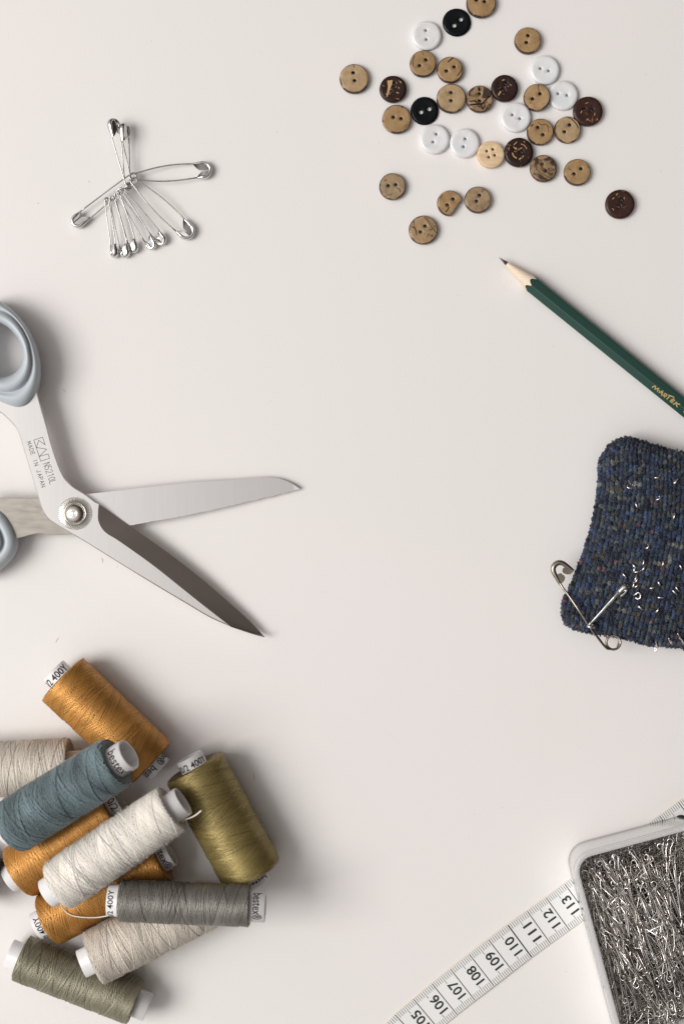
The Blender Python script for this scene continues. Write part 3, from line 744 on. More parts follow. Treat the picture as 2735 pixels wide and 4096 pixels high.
BUT = [
 (815, 12, 78, [(790, 0), (832, 8)], 'tan', 'tan coconut button cut off by the top edge, beside a black one'),
 (687, 115, 74, [(708, 100), (673, 132)], 'black', 'black two-hole button nearest the top edge, between a white and a tan button'),
 (530, 183, 77, [(526, 158), (529, 205)], 'white', 'white pearl button to the left of the upper black button'),
 (512, 330, 70, [(526, 313), (493, 343)], 'tan', 'tan coconut button just below the upper left white button'),
 (653, 362, 69, [(674, 350), (633, 371)], 'tan', 'tan button with a dark mark at its top, above the largest blotchy pale one'),
 (152, 409, 77, [(147, 380), (154, 421)], 'pale', 'pale tan button farthest left of all the buttons'),
 (355, 463, 71, [(360, 437), (343, 476)], 'dark', 'dark brown button with a long pale streak across one hole'),
 (374, 620, 76, [(356, 613), (397, 620)], 'tan', 'tan button with a pale rim touching the left side of the lower black button'),
 (519, 578, 74, [(543, 569), (500, 585)], 'black', 'black two-hole button wedged between two tan buttons'),
 (659, 512, 77, [(657, 484), (657, 526)], 'pale', 'large pale tan blotchy button to the right of the lower black button'),
 (808, 515, 71, [(805, 491), (806, 528)], 'mixed', 'tan button with dark brown cracks between a pale blotchy and a dark brown button'),
 (938, 459, 71, [(944, 436), (929, 467)], 'dark', 'glossy dark brown button with few flecks, right of the dark-cracked tan one'),
 (1059, 209, 70, [(1059, 186), (1051, 222)], 'tan', 'tan button lying alone at the upper right of the buttons'),
 (1148, 363, 77, [(1124, 357), (1167, 369)], 'white', 'white pearl button highest on the right side of the buttons'),
 (1243, 496, 78, [(1216, 488), (1263, 497)], 'white', 'white pearl button between a tan and a reddish brown button'),
 (1109, 509, 71, [(1125, 494), (1086, 519)], 'tan', 'honey tan button with a crack at one hole, leaning on a white button'),
 (1373, 579, 78, [(1354, 570), (1394, 573)], 'red', 'reddish brown button with small flecks right of the white buttons'),
 (996, 611, 79, [(978, 599), (1017, 619)], 'white', 'white pearl button in the middle, left below the honey tan one'),
 (1124, 687, 70, [(1110, 666), (1137, 704)], 'tan', 'tan button with a brown edge right below the middle white button'),
 (1266, 676, 70, [(1276, 653), (1249, 689)], 'pale', 'pale tan button with a curved ridge touching the reddish brown one'),
 (573, 725, 78, [(581, 700), (564, 741)], 'white', 'white pearl button right below the lower black button'),
 (729, 746, 78, [(732, 725), (723, 766)], 'white', 'white pearl button touching the left side of the four-hole wooden button'),
 (865, 806, 71, [(844, 789), (876, 780), (855, 821), (886, 811)], 'beech', 'pale wooden button with four holes'),
 (1012, 794, 77, [(990, 783), (1027, 791)], 'dark', 'dark brown button with curved pale flecks right of the four-hole one'),
 (1141, 878, 71, [(1133, 857), (1149, 892)], 'mixed', 'brown button split by a dark band right below the flecked dark brown one'),
 (1317, 898, 70, [(1335, 882), (1299, 909)], 'tan', 'plain tan button to the right of the button with a dark band'),
 ((2479 - 1300)/.7653, 815/.7653, 77, [(1551, 1041), (1536, 1077)], 'red', 'reddish brown button lying alone farthest right'),
 (352, 972, 70, [(330, 971), (369, 966)], 'grey', 'greyish tan button lying alone at the lower left of the buttons'),
 (652, 1060, 67, [(668, 1041), (638, 1072)], 'tan', 'golden tan button with its lower right side broken off'),
 (798, 1042, 70, [(806, 1021), (790, 1052)], 'grey', 'greyish tan button right beside the broken one'),
 (513, 1200, 76, [(522, 1182), (498, 1213)], 'crack', 'cracked tan button lowest of all the buttons'),
]
MK = {
 24: [(2, [(1128, 850), (1158, 812), (1190, 822), (1150, 890), (1128, 938), (1112, 925)], 0), (2, [(1175, 830), (1200, 860), (1203, 885)], 8)],
 10: [(2, [(758, 548), (790, 545), (822, 540), (848, 512), (868, 498)], 8), (2, [(755, 530), (780, 528), (795, 536)], 6), (2, [(800, 452), (806, 475)], 9), (2, [(815, 545), (822, 570), (835, 548)], 6), (2, [(752, 500), (757, 480), (775, 462)], 8), (2, [(855, 480), (845, 462), (830, 452)], 8)],
 15: [(2, [(1117, 446), (1118, 470), (1124, 486)], 4)],
 19: [(2, [(1258, 610), (1285, 622), (1308, 645), (1322, 670)], 5), (2, [(1205, 660), (1202, 685), (1210, 705)], 3)],
 4: [(2, [(641, 324), (655, 312), (668, 303)], 6), (2, [(690, 395), (708, 372), (714, 350)], 5)],
 3: [(2, [(464, 292), (457, 318), (459, 346)], 4), (2, [(505, 272), (515, 290)], 2.5)],
 30: [(2, [(453, 1186), (468, 1192), (478, 1228)], 5), (2, [(514, 1128), (538, 1160), (578, 1215)], 4.5), (2, [(525, 1130), (548, 1160), (582, 1195)], 3), (2, [(478, 1140), (505, 1128)], 4), (2, [(540, 1225), (565, 1235)], 3)],
 7: [(2, [(385, 680), (420, 655), (442, 652), (432, 672), (405, 690)], 0), (3, [(303, 640), (318, 668), (345, 688)], 4)],
 23: [(3, [(983, 768), (996, 780), (990, 792)], 5), (3, [(978, 800), (984, 815), (998, 826)], 6), (3, [(1014, 832), (1034, 816)], 6), (3, [(1000, 742), (986, 756)], 4), (3, [(1022, 752), (1040, 760), (1052, 778)], 3), (3, [(960, 770), (958, 785)], 3)],
 11: [(3, [(905, 496), (916, 478)], 7), (3, [(925, 420), (935, 416)], 4), (3, [(965, 440), (972, 447)], 3)],
 27: [(2, [(374, 982), (388, 990), (392, 1004)], 3.5), (2, [(310, 945), (318, 940)], 4)],
 6: [(3, [(324, 422), (352, 418), (350, 440), (340, 462), (336, 478), (332, 490), (325, 506), (320, 508), (322, 488), (328, 455)], 0), (3, [(372, 455), (384, 460)], 8), (3, [(390, 425), (396, 432)], 5), (3, [(374, 482), (382, 486)], 5), (3, [(372, 515), (384, 518)], 4), (3, [(300, 445), (306, 450)], 4)],
 16: [(3, [(1335, 590), (1340, 580)], 4), (3, [(1364, 592), (1370, 596)], 4), (3, [(1365, 624), (1374, 622)], 4), (3, [(1408, 590), (1406, 602)], 3), (3, [(1360, 540), (1372, 536)], 3)],
 26: [(3, [(1500, 1040), (1508, 1034)], 4), (3, [(1520, 1020), (1526, 1012)], 4), (3, [(1560, 1085), (1568, 1080)], 4), (3, [(1500, 1090), (1506, 1098)], 4)],
 28: [(2, [(628, 1108), (638, 1098), (648, 1080)], 5), (2, [(600, 1035), (612, 1022)], 4)],
 18: [(2, [(1075, 660), (1085, 650)], 5), (2, [(1110, 640), (1128, 652), (1150, 650), (1175, 668)], 2.5), (2, [(1160, 655), (1168, 690)], 3)],
 5: [(2, [(146, 333), (152, 352)], 4), (2, [(80, 420), (88, 445)], 5)],
}
for i, a in enumerate(BUT):
    kw = dict(marks=MK.get(i, ()))
    if a[5].startswith('honey'): kw.update(tilt=(PI/2 - .1, -9), z0=.075)
    if 'broken off' in a[5]: kw.update(cut=(-.62, .62))
    if a[4] == 'white': kw['hr'] = 9.0; kw['hgt'] = .22
    if a[4] == 'beech': kw['hr'] = 8.5
    if a[4] == 'black': kw['hr'] = 12.5; kw['hgt'] = .13
    button(*a, **kw)

# ------------------------------------------------------------------ safety pins
def pin_frame(c, zc, e, ze, roll):
    A = P(*c, zc); B = P(*e, ze); X = (B - A).normalized()
    Y = Vector((0, 0, 1)).cross(X).normalized(); Z = X.cross(Y)
    q = Matrix.Rotation(R(roll), 3, X); return A, X, q @ Y, q @ Z, (B - A).length
def safety_pin(label, c, zc, e, ze, w, roll=0, rc=.13, wr=.03, ch=.72, bow=.06, mats=None, group='silver safety pins hooked together'):
    A, X, Y, Z, L = pin_frame(c, zc, e, ze, roll)
    mw, mc = mats or (M_pin, M_clasp)
    f = lambda x, y, z=0: A + X*x + Y*y + Z*z
    root = thing('safety_pin', label, 'safety pin', f(L/2, 0) - Vector((0, 0, .0)), group)
    h = w/2
    p1 = []
    for k in range(13):
        t = k/12; x = (L - ch*.8)*(1 - t); y = h - (h - rc*.9)*t**1.5 + bow*math.sin(PI*t)
        p1.append(f(x, y, .0))
    coil = [f(rc*math.cos(a) - rc*.4, rc*math.sin(a), .09*(a - PI/2)/(3.2*PI)) for a in np.linspace(PI/2, PI/2 + 3*PI, 34)]
    p2 = []
    for k in range(1, 13):
        t = k/12; x = (L - ch*.8)*t; y = -(rc*.9 + (h - rc*.9)*t**.7) - bow*math.sin(PI*t)
        p2.append(f(x, y, .09))
    mb = MB(); mb.tube(p1 + coil + p2, wr, 7); root.part('wire', mb, mw)
    # clasp: bent sheet cap round the end with two inward lobes
    mb = MB(); rows = []; k_ = 22; t = .105
    path = []
    for i in range(6): path.append((L - ch + (ch - h)*i/6, h))
    for i in range(k_ + 1):
        a = PI/2 - PI*i/k_; path.append((L - h + h*math.cos(a), h*math.sin(a)))
    for i in range(1, 7): path.append((L - h - (ch*.8 - h)*i/6, -h))
    npth = len(path)
    for i, (x, y) in enumerate(path):
        a_ = path[max(0, i - 1)]; b_ = path[min(npth - 1, i + 1)]
        tx, ty = b_[0] - a_[0], b_[1] - a_[1]; l = math.hypot(tx, ty); nx, ny = ty/l, -tx/l    # inward/outward
        if (x - (L - h))*nx + y*ny < 0: nx, ny = -nx, -ny
        tw_ = .45 + .55*min(1, min(i, npth - 1 - i)/5)
        rows.append([f(x + nx*t*.75*math.cos(q)*tw_, y + ny*t*.75*math.cos(q)*tw_, .045 + t*1.25*math.sin(q)*tw_) for q in np.linspace(0, 2*PI, 12, endpoint=False)])
    mb.grid(rows, cu=True)
    mb.add(rows[0], [tuple(range(11, -1, -1))]); mb.add(rows[-1], [tuple(range(12))])
    def lobe(sgn, x0, depth, zo, zi):
        n_ = 14; up, lo = [], []
        for i in range(n_):
            s = i/(n_ - 1); x = x0 + (L - .03 - x0)*s
            yo = h if x < L - h else math.sqrt(max(0, h*h - (x - (L - h))**2))
            d = depth*min(1, (s/.38))**.75; yi = max(h - d, -yo*.9)
            up.append((x, sgn*(yo + .015))); lo.append((x, sgn*min(yi, yo)))
        for dz, rev in ((0, 0), (-.025, 1)):
            rows_ = [[f(x, y, zo + dz) for x, y in up], [f(x, (y + q[1])/2, zo*.4 + zi*.6 + dz) for (x, y), q in zip(up, lo)], [f(x, y, zi + dz) for x, y in lo]]
            mb.grid(rows_ if not rev else rows_[::-1])
        mb.grid([[f(x, y, zi) for x, y in lo], [f(x, y, zi - .025) for x, y in lo]])
    lobe(1, L - ch, h*1.02, .10, .15); lobe(-1, L - ch*.8, h*.74, .10, .155); lobe(1, L - ch, h*.9, 0.0, -.03); lobe(-1, L - ch*.78, h*.8, .0, -.03)
    root.part('clasp', mb, mc)
    return root
cp = c_pin
safety_pin('large safety pin pointing to the lower left that carries the small ones', cp(700, 690), .30, cp(118, 1165), .16, .46, 0, bow=-.0, rc=.12)
safety_pin('large safety pin pointing to the right', cp(715, 690), .42, cp(1472, 620), .14, .60, 0, bow=.10)
safety_pin('large safety pin pointing to the lower right', cp(722, 745), .45, cp(1285, 1280), .14, .60, 0, bow=.08)
safety_pin('large safety pin sticking up to the top with its clasp in front', cp(655, 770), .50, cp(492, 128), .66, .46, 48, bow=.0)
safety_pin('large safety pin at the top seen edge-on behind another', cp(640, 780), .36, cp(608, 168), .50, .46, 66, bow=.0)
safety_pin('small safety pin leftmost of the five hanging at the bottom', cp(452, 930), .40, cp(533, 1478), .16, .34, 62, rc=.10, wr=.026, ch=.48, bow=.02)
safety_pin('small safety pin second from the left at the bottom', cp(505, 915), .44, cp(640, 1478), .15, .34, 35, rc=.10, wr=.026, ch=.48, bow=.02)
safety_pin('small safety pin in the middle of the five at the bottom', cp(555, 870), .48, cp(725, 1430), .15, .34, 35, rc=.10, wr=.026, ch=.48, bow=.02)
safety_pin('small safety pin second from the right at the bottom', cp(575, 850), .50, cp(908, 1392), .15, .34, 20, rc=.11, wr=.027, ch=.48, bow=.02)
safety_pin('small safety pin rightmost of the five, next to a large one', cp(590, 835), .52, cp(1012, 1345), .15, .36, 25, rc=.11, wr=.027, ch=.48, bow=.02)

# ------------------------------------------------------------------ pincushion
ol_t = [(690, 215), (735, 160), (790, 128), (880, 105), (960, 135), (1100, 180), (1300, 235), (1446, 265), (1900, 390), (2150, 440), (2280, 500)]
ol_l = [(690, 215), (640, 265), (612, 330), (605, 400), (604, 520), (590, 680), (560, 850), (520, 1020), (470, 1200), (410, 1370), (350, 1530), (310, 1640), (260, 1720), (230, 1820), (228, 1900), (265, 1975)]
ol_b = [(265, 1975), (320, 2015), (400, 2040), (550, 2070), (700, 2090), (850, 2120), (1000, 2160), (1100, 2190), (1300, 2200), (1446, 2215), (1900, 2290), (2080, 2330)]
ol_r = [(2280, 500), (2310, 600), (2250, 1000), (2170, 1500), (2120, 2000), (2130, 2200), (2080, 2330)]
inset_k = .012
def bpt(lst, f): return Vector(along(lst, f))
def coons(u, v):
    t, b_, l, r = bpt(ol_t, u), bpt(ol_b, u), bpt(ol_l, v), bpt(ol_r, v)
    c00, c10, c01, c11 = Vector(ol_t[0]), Vector(ol_t[-1]), Vector(ol_b[0]), Vector(ol_b[-1])
    return t*(1 - v) + b_*v + l*(1 - u) + r*u - (c00*(1 - u)*(1 - v) + c10*u*(1 - v) + c01*(1 - u)*v + c11*u*v)
def hz(u, v):
    a = max(0, 4*u*(1 - u)); c = max(0, 4*v*(1 - v))
    return (a**.55*c**.55)
ZS = 1.0
def cush(u, v, top=True, off=0.0):
    # squeeze the grid a little so that the edge rolls over
    q = coons(u, v); c = coons(.5, .5)
    q = c + (q - c)*(1 - .018)
    z = ZS + (1.75*hz(u, v) if top else -ZS*min(1, hz(u, v)*2.2))
    p = P(*c_cush(q.x, q.y), ZS); return Vector((p.x, p.y, z + off))
GU, GV = 41, 48
M_knit, n, b = mat('navy_tweed_knit', (.05, .08, .16), .9, Sheen_Weight=.15, Sheen_Roughness=.5)
b.inputs['Specular IOR Level'].default_value = .06
at = n.nodes.new('ShaderNodeVertexColor'); at.layer_name = 'tone'
v = obj_coord(n); f = ramp(n, noise(n, v, 1500, 3, .7), [(.3, (.35,)*3), (.72, (1.7,)*3)])
n.links.new(mix(n, 1.0, at.outputs[0], f, 'MULTIPLY'), b.inputs['Base Color']); bump(n, b, noise(n, v, 2200, 3), .6, .0006)
pal = [((.016, .030, .075), 30), ((.012, .017, .034), 30), ((.034, .044, .062), 18), ((.022, .050, .125), 12), ((.075, .078, .075), 8), ((.060, .046, .034), 6), ((.038, .060, .066), 5), ((.11, .045, .06), 1.6), ((.12, .125, .115), 3)]
pal = [(tuple(1.3*(.66*q + .34*sum(c_)/3) for q in c_), w_) for c_, w_ in pal]
pc_ = np.array([p[1] for p in pal], float); pc_ /= pc_.sum()
bmi = bmesh.new(); bmesh.ops.create_icosphere(bmi, subdivisions=3, radius=1); bmi.verts.ensure_lookup_table()
ICO = [x.co.copy() for x in bmi.verts]; ICF = [tuple(q.index for q in f_.verts) for f_ in bmi.faces]; bmi.free()
ICN = np.array(ICO)
mb = MB()
rows = [[cush(u, v_, True, -.06) for u in np.linspace(0, 1, 40)] for v_ in np.linspace(0, 1, 40)]
mb.grid(rows, tone=(.012, .017, .03, 1))
rows = [[cush(u, v_, False) for u in np.linspace(0, 1, 40)] for v_ in np.linspace(0, 1, 40)]
mb.grid([r_[::-1] for r_ in rows], tone=(.02, .03, .06, 1))
cu_tops = []
VB, FB, TB = [np.array(mb.v)], [np.array([f_ for f_ in mb.f])], [np.array(mb.tone)]
base = len(mb.v); FT = []
def blob(p, nn, tu, tv_, su, sv, sn, col):
    global base
    jit = ICN*(1 + rng.normal(0, .24, (len(ICN), 1)))
    V = np.array(p) + np.outer(jit[:, 0]*su, np.array(tu)) + np.outer(jit[:, 1]*sv, np.array(tv_)) + np.outer(jit[:, 2]*sn, np.array(nn))
    VB.append(V); FT.append(np.array(ICF) + base); TB.append(np.tile(col, (len(V), 1)).astype(float)*np.concatenate([np.repeat(rng.uniform(.55, 1.5, (len(V), 1)), 3, 1), np.ones((len(V), 1))], 1)); base += len(V)
last = 0
for j in range(GV + 1):
    for i in range(GU + 1):
        for layer in (0, 1):
            if layer == 1 and not (i in (0, GU) or j in (0, GV)): continue
            u, v_ = i/GU, j/GV
            e_ = .004
            a = cush(min(1, u + e_), v_) - cush(max(0, u - e_), v_); c = cush(u, min(1, v_ + e_)) - cush(u, max(0, v_ - e_))
            p = cush(u, v_)
            edge_ = i in (0, GU) or j in (0, GV)
            nn = c.cross(a); nn = nn.normalized() if nn.length > 0 else Vector((0, 0, 1))
            if nn.z < 0: nn = -nn
            cc = Vector((cush(.5, .5).x, cush(.5, .5).y, p.z))
            if edge_:
                nn = ((p - cc).normalized() + Vector((0, 0, .7))).normalized()
            su = .086; sv = .122
            tu = a.normalized() if a.length > 1e-6 else Vector((1, 0, 0)); tu = (tu - nn*tu.dot(nn)).normalized(); tv2 = nn.cross(tu)
            if rng.random() > .12: last = rng.choice(len(pal), p=pc_)
            col = np.array([*pal[last][0], 1])*np.array([*([rng.uniform(.75, 1.3)]*3), 1])
            q = p + tu*rng.normal(0, .014) + tv2*rng.normal(0, .02) - nn*(.03)
            if layer == 1:
                q = q + Vector((0, 0, -.22)) + (cc - p).normalized()*.02
            blob(q, nn, tu, tv2, su*rng.uniform(.85, 1.15), sv*rng.uniform(.85, 1.2), .11*rng.uniform(.8, 1.25), col)
# fine hairs of the yarn
HV, HF, HT = [], [], []
for k in range(13000):
    u, v_ = rng.uniform(0, 1, 2); p = cush(u, v_, True, .06); d = Vector(rng.normal(0, 1, 3)); d.z = abs(d.z)*.5; d.normalize(); l = rng.uniform(.06, .16)
    sd = d.orthogonal().normalized()*.0035
    m_ = p + d*l*.5 + Vector(rng.normal(0, .015, 3)); t_ = p + d*l + Vector(rng.normal(0, .03, 3))
    HV.append([p - sd, p + sd, m_ + sd, m_ - sd, t_ + sd*.5, t_ - sd*.5])
    i0 = base; HF += [(i0, i0 + 1, i0 + 2, i0 + 3), (i0 + 3, i0 + 2, i0 + 4, i0 + 5)]; base += 6
    g_ = rng.uniform(.06, .2); HT.append([[g_*.8, g_*.9, g_*1.1, 1]]*6)
Vall = np.concatenate(VB + [np.array(HV, float).reshape(-1, 3)]); Tall = np.concatenate(TB + [np.array(HT, float).reshape(-1, 4)])
Fall = [tuple(x) for x in FB[0]] + [tuple(x) for A_ in FT for x in A_.tolist()] + HF
cc = cush(.5, .5)
cob = mesh_obj('pincushion', Vall, Fall, M_knit, None, (cc.x, cc.y, 0), None, [True]*len(Fall), Tall)
tag(cob, 'navy tweed knitted pincushion full of pins at the right edge', 'pincushion')

# surface lookup: photo pixel -> point on the cushion
US = np.linspace(0, 1, 110); SG = [(cush(u, v_), u, v_) for u in US for v_ in US]
SP = np.array([tuple(s[0]) for s in SG]); SPX = np.stack([1367.5 + SP[:, 0]*PXCM*HCAM/(HCAM - SP[:, 2]), 2048 - SP[:, 1]*PXCM*HCAM/(HCAM - SP[:, 2])], 1)
def on_cushion(px, py):
    k = np.argmin(((SPX - np.array([px, py]))**2).sum(1)); return Vector(SP[k])

M_cpin = steel('nickel_pin_wire', (.76, .70, .66), .2)
def loop_pin_pts(L=2.6, r=.11, neck=.05):
    pts = [Vector((0, 0, 0)), Vector((L*.35, 0, 0)), Vector((L*.7, .003, 0)), Vector((L - .12, 0, 0)), Vector((L, -neck, 0))]
    c = Vector((L + r*.92, -neck + r*.55 + .02, 0))
    a0 = math.atan2(pts[-1].y - c.y, pts[-1].x - c.x)
    for k in range(1, 15):
        a = a0 + R(310)*k/14; q = r*(1 + .12*math.cos(a)); pts.append(c + Vector((q*math.cos(a), q*math.sin(a), .002*k)))
    return pts
def stuck_pin(px, py, ang, size, flat, label, group=None, out=.05):
    """a loop-headed pin pushed into the cushion; ang is the way its loop lies in the photo (degrees), flat tips the loop over"""
    p = on_cushion(px, py); a = R(ang)
    d = Vector((math.cos(a), math.sin(a), 0))
    up = (Vector((0, 0, 1)) + d*.0).normalized(); sd = Vector((-d.y, d.x, 0))
    q = Matrix.Rotation(R(flat), 3, d); zax = q @ up; nax = q @ sd
    rx, rz = size, size*.75
    ring = [p + d*(rx*math.cos(t)) + zax*(rz*math.sin(t) + rz*.35 + out) + nax*(.012*t/3) for t in np.linspace(R(-60), R(250), 18)]
    stem = [p + d*(.02) - zax*.9 + Vector((0, 0, -.2)), p + d*.01 - zax*.3, p + zax*.0 + d*rx*.25]
    mb = MB(); mb.tube(stem + ring, .036, 6)
    o = mb.build('pin', M_cpin, None, p); tag(o, label, 'pin', group or 'loop-headed pins stuck in the pincushion'); return o
cl = 'steel loop-headed pin in the tight clump in the middle of the pincushion'
PINS = [
 (910, 590, 15, .12, 62, 'pin with a round loop head nearest the left edge, high on the pincushion'),
 (1178, 495, 20, .12, 45, 'pin with a round loop head topmost on the pincushion'),
 (1355, 563, 50, .12, 12, 'thin slanting pin head at the upper right of the pincushion'),
 (1178, 712, 35, .12, 25, 'slanting loop pin head below the topmost round one'),
 (982, 790, -65, .12, 12, 'upright pin head leaning left, below the leftmost round loop'),
 (1323, 898, 78, .12, 15, 'nearly upright pin head alone on the upper right half of the pincushion'),
 (1072, 1190, 55, .12, 18, 'single slanting pin head halfway down the pincushion above the clump'),
 (1030, 1362, 80, .11, 5, cl), (950, 1385, -40, .12, 10, cl), (1043, 1412, 60, .11, 5, cl), (935, 1437, 88, .10, 5, cl), (978, 1435, 12, .12, 20, cl),
 (953, 1507, 70, .12, 8, cl), (970, 1522, 60, .11, 8, cl), (930, 1570, 80, .11, 8, cl), (975, 1578, 45, .10, 8, cl),
 (1220, 1367, 80, .11, 8, 'upright pin head right of the clump, in line with its top'),
 (1398, 1395, -65, .12, 5, 'pin head at the right edge of the photo level with the clump top'),
 (855, 1487, -48, .12, 8, 'pin head slanting left of the clump on the pincushion'),
 (1192, 1572, -60, .11, 6, 'pin head leaning left, right of the clump foot'),
 (1118, 1612, 20, .12, 6, 'flat lying short pin head right below the clump'),
 (1340, 1645, -40, .14, 6, 'lower of two pin heads side by side at the right edge'),
 (1362, 1622, -50, .12, 6, 'upper of two pin heads side by side at the right edge'),
 (1215, 1697, 0, .13, 6, 'horizontal thin pin head below the flat short one'),
 (1018, 1795, -32, .13, 12, 'pin head leaning down to the right, below the full open loop'),
 (1165, 1812, 65, .11, 14, 'pin head leaning right, lower than the horizontal one'),
]
for px, py, a, s, fl, lb in PINS:
    stuck_pin(*c_cush(px, py), a, s, fl, lb)
def lying_pin(pts, label, rad=.03):
    W = []
    for x, y, dz in pts:
        px, py = c_cush(x, y); s_ = on_cushion(px, py); W.append(P(px, py, max(.2, s_.z + dz)))
    mb = MB(); mb.tube(curve_pts(W, 5), rad, 6)
    o = mb.build('pin', M_cpin, None, W[0]); tag(o, label, 'pin', 'loop-headed pins stuck in the pincushion')
lying_pin([(900, 1685, -.15), (935, 1682, .05), (962, 1676, .12), (990, 1655, .14), (1012, 1680, .15), (1008, 1710, .15), (985, 1720, .13), (962, 1706, .10)], 'pin lying flat with its full open loop showing, beside the silver safety pin clasp')
lying_pin([(1166, 2050, -.25), (1166, 2150, .12), (1172, 2190, .2), (1168, 2230, .15), (1155, 2232, .12), (1160, 2180, .14), (1162, 2150, .1)], 'long upright pin head hanging over the bottom edge of the pincushion')
lying_pin([(1296, 2080, -.2), (1292, 2105, .12), (1300, 2130, .16), (1312, 2160, .12), (1322, 2155, .1), (1316, 2125, .12)], 'curved pin head at the bottom edge, between two longer ones')
lying_pin([(1372, 2040, -.2), (1380, 2060, .12), (1410, 2110, .18), (1436, 2150, .16), (1432, 2158, .12), (1395, 2100, .12)], 'long slanting pin head at the lower right corner of the pincushion')

# nickel safety pin, bent open, pushed through the cushion's corner
def cz(x, y, dz, lo=.35):
    px, py = c_cush(x, y); s_ = on_cushion(px, py)
    d = math.hypot(*(np.array([1367.5 + s_.x*PXCM*HCAM/(HCAM - s_.z) - px, 2048 - s_.y*PXCM*HCAM/(HCAM - s_.z) - py])))
    return P(px, py, max(lo, s_.z + dz))
root = thing('safety_pin', 'open dull nickel safety pin hooked over the lower left corner of the pincushion', 'safety pin', P(*c_cush(480, 1900), 1.0))
ZK = 1.72
zq = lambda x, y, z: P(*c_cush(x, y), z)
mb = MB()
arm = [zq(215, 1560, 1.55), zq(245, 1610, 1.6), zq(300, 1680, 1.75), zq(400, 1825, 1.95), zq(500, 1975, 1.85), zq(560, 2060, 1.65), zq(640, 2165, 1.35), zq(685, 2212, 1.25)]
arm = curve_pts(arm, 5)
cen = (745, 2150); coil = []
for k in range(30):
    a = R(125) - R(430)*k/29
    coil.append(zq(cen[0] + 70*math.cos(a), cen[1] + 70*math.sin(a), 1.25 - .1*k/29))
mb.tube(arm + coil[1:] + [zq(815, 2110, 1.2), zq(770, 2050, 1.0), zq(650, 1900, .9)], .052, 8)
root.part('wire', mb, M_bronze)
mb = MB()
pth = [(222, 1580), (190, 1520), (158, 1460), (150, 1420), (165, 1385), (200, 1362), (240, 1365), (285, 1395), (325, 1425), (352, 1440)]
pth3 = curve_pts([zq(x, y, 1.5) for x, y in pth], 4)
n3 = len(pth3)
mb.tube(pth3, [.055 + .06*math.sin(PI*min(1, i/n3*1.05))**.6 for i in range(n3)], 10)
def plate(pts, z):
    k = len(pts); up = [zq(x, y, z) for x, y in pts]; lo = [zq(x, y, z - .06) for x, y in pts]
    mb.add(up, [tuple(range(k))], 0, False); mb.add(up + lo, [(i, k + i, k + (i + 1) % k, (i + 1) % k) for i in range(k)] + [tuple(range(2*k - 1, k - 1, -1))], 0, False)
plate([(180, 1480), (225, 1462), (262, 1490), (270, 1510), (258, 1545), (225, 1575), (205, 1555)], 1.56)
plate([(232, 1378), (262, 1395), (258, 1412), (245, 1420), (240, 1446), (255, 1468), (290, 1478), (322, 1475), (358, 1440), (320, 1412), (275, 1378)], 1.57)
root.part('clasp', mb, M_bronze)
# bright safety pin seen edge-on, its coil round the nickel pin's wire
root = thing('safety_pin', 'bright silver safety pin lying edge-on over the pincushion, looped on the nickel one', 'safety pin', zq(680, 1790, 2.0))
za = 2.05
mb = MB()
s1 = on_cushion(*c_cush(850, 1620)).z + .22
a1 = [zq(505, 1975, za), zq(560, 1915, za + .05), zq(650, 1815, (za + s1)/2), zq(742, 1712, s1), zq(800, 1650, s1 + .02)]
a2 = [zq(800, 1665, s1 - .1), zq(745, 1724, s1 - .1), zq(650, 1828, (za + s1)/2 - .12), zq(545, 1942, za - .1)]
coil = []
for k in range(34):
    t = 2*PI*1.9*k/33; u = math.cos(t); w_ = math.sin(t)
    coil.append(zq(520 - 38*u + 6*k/33, 1990 - 22*u*.3 + 16*w_*.8 - 10*k/33, 1.88 + .16*w_))
mb.tube(curve_pts(a1[::-1], 5) + coil + curve_pts(a2[::-1], 5), .042, 7)
root.part('wire', mb, M_pin)
mb = MB()
cl3 = curve_pts([zq(748, 1712, s1 - .05), zq(790, 1665, s1 - .04), zq(825, 1628, s1 - .03), zq(850, 1606, s1 - .03), zq(870, 1604, s1 - .05), zq(876, 1618, s1 - .06)], 5)
n3 = len(cl3); mb.tube(cl3, [.065 + .075*min(1, i/n3*1.6) for i in range(n3 - 2)] + [.11, .07], 10)
cl3 = curve_pts([zq(876, 1612, s1 - .06), zq(866, 1650, s1 - .06), zq(838, 1678, s1 - .07), zq(818, 1692, s1 - .08)], 5)
mb.tube(cl3, .06, 8)
root.part('clasp', mb, M_clasp)

# ------------------------------------------------------------------ measuring tape
tm = {104: (170, 1228), 105: (259, 1152), 106: (352, 1075), 107: (444, 1002), 108: (540, 928), 109: (636, 853), 110: (733, 780), 111: (830, 710), 112: (926, 642), 113: (1021, 572)}
pts = {k: c_tape(*q) for k, q in tm.items()}
d = ((pts[113][0] - pts[110][0])/3, (pts[113][1] - pts[110][1])/3)
for k in range(114, 123): pts[k] = (pts[113][0] + d[0]*(k - 113), pts[113][1] + d[1]*(k - 113))
pts[103] = (pts[104][0] - 66, pts[104][1] + 69); pts[102] = (pts[103][0] - 60, pts[103][1] + 75); pts[101] = (pts[102][0] - 54, pts[102][1] + 79)
ks = sorted(pts)
def zt_(s): return .05 + .10*math.exp(-((s - 108.5)/2.2)**2) - 0*s
def cl_pt(s):
    k = min(max(int(math.floor(s)), ks[0]), ks[-1] - 1); f = s - k
    g = lambda q: Vector(pts[min(max(q, ks[0]), ks[-1])])
    p0, p1, p2, p3 = g(k - 1), g(k), g(k + 1), g(k + 2)
    return .5*((2*p1) + (p2 - p0)*f + (2*p0 - 5*p1 + 4*p2 - p3)*f*f + (3*p1 - p0 - 3*p2 + p3)*f**3)
VH = .845
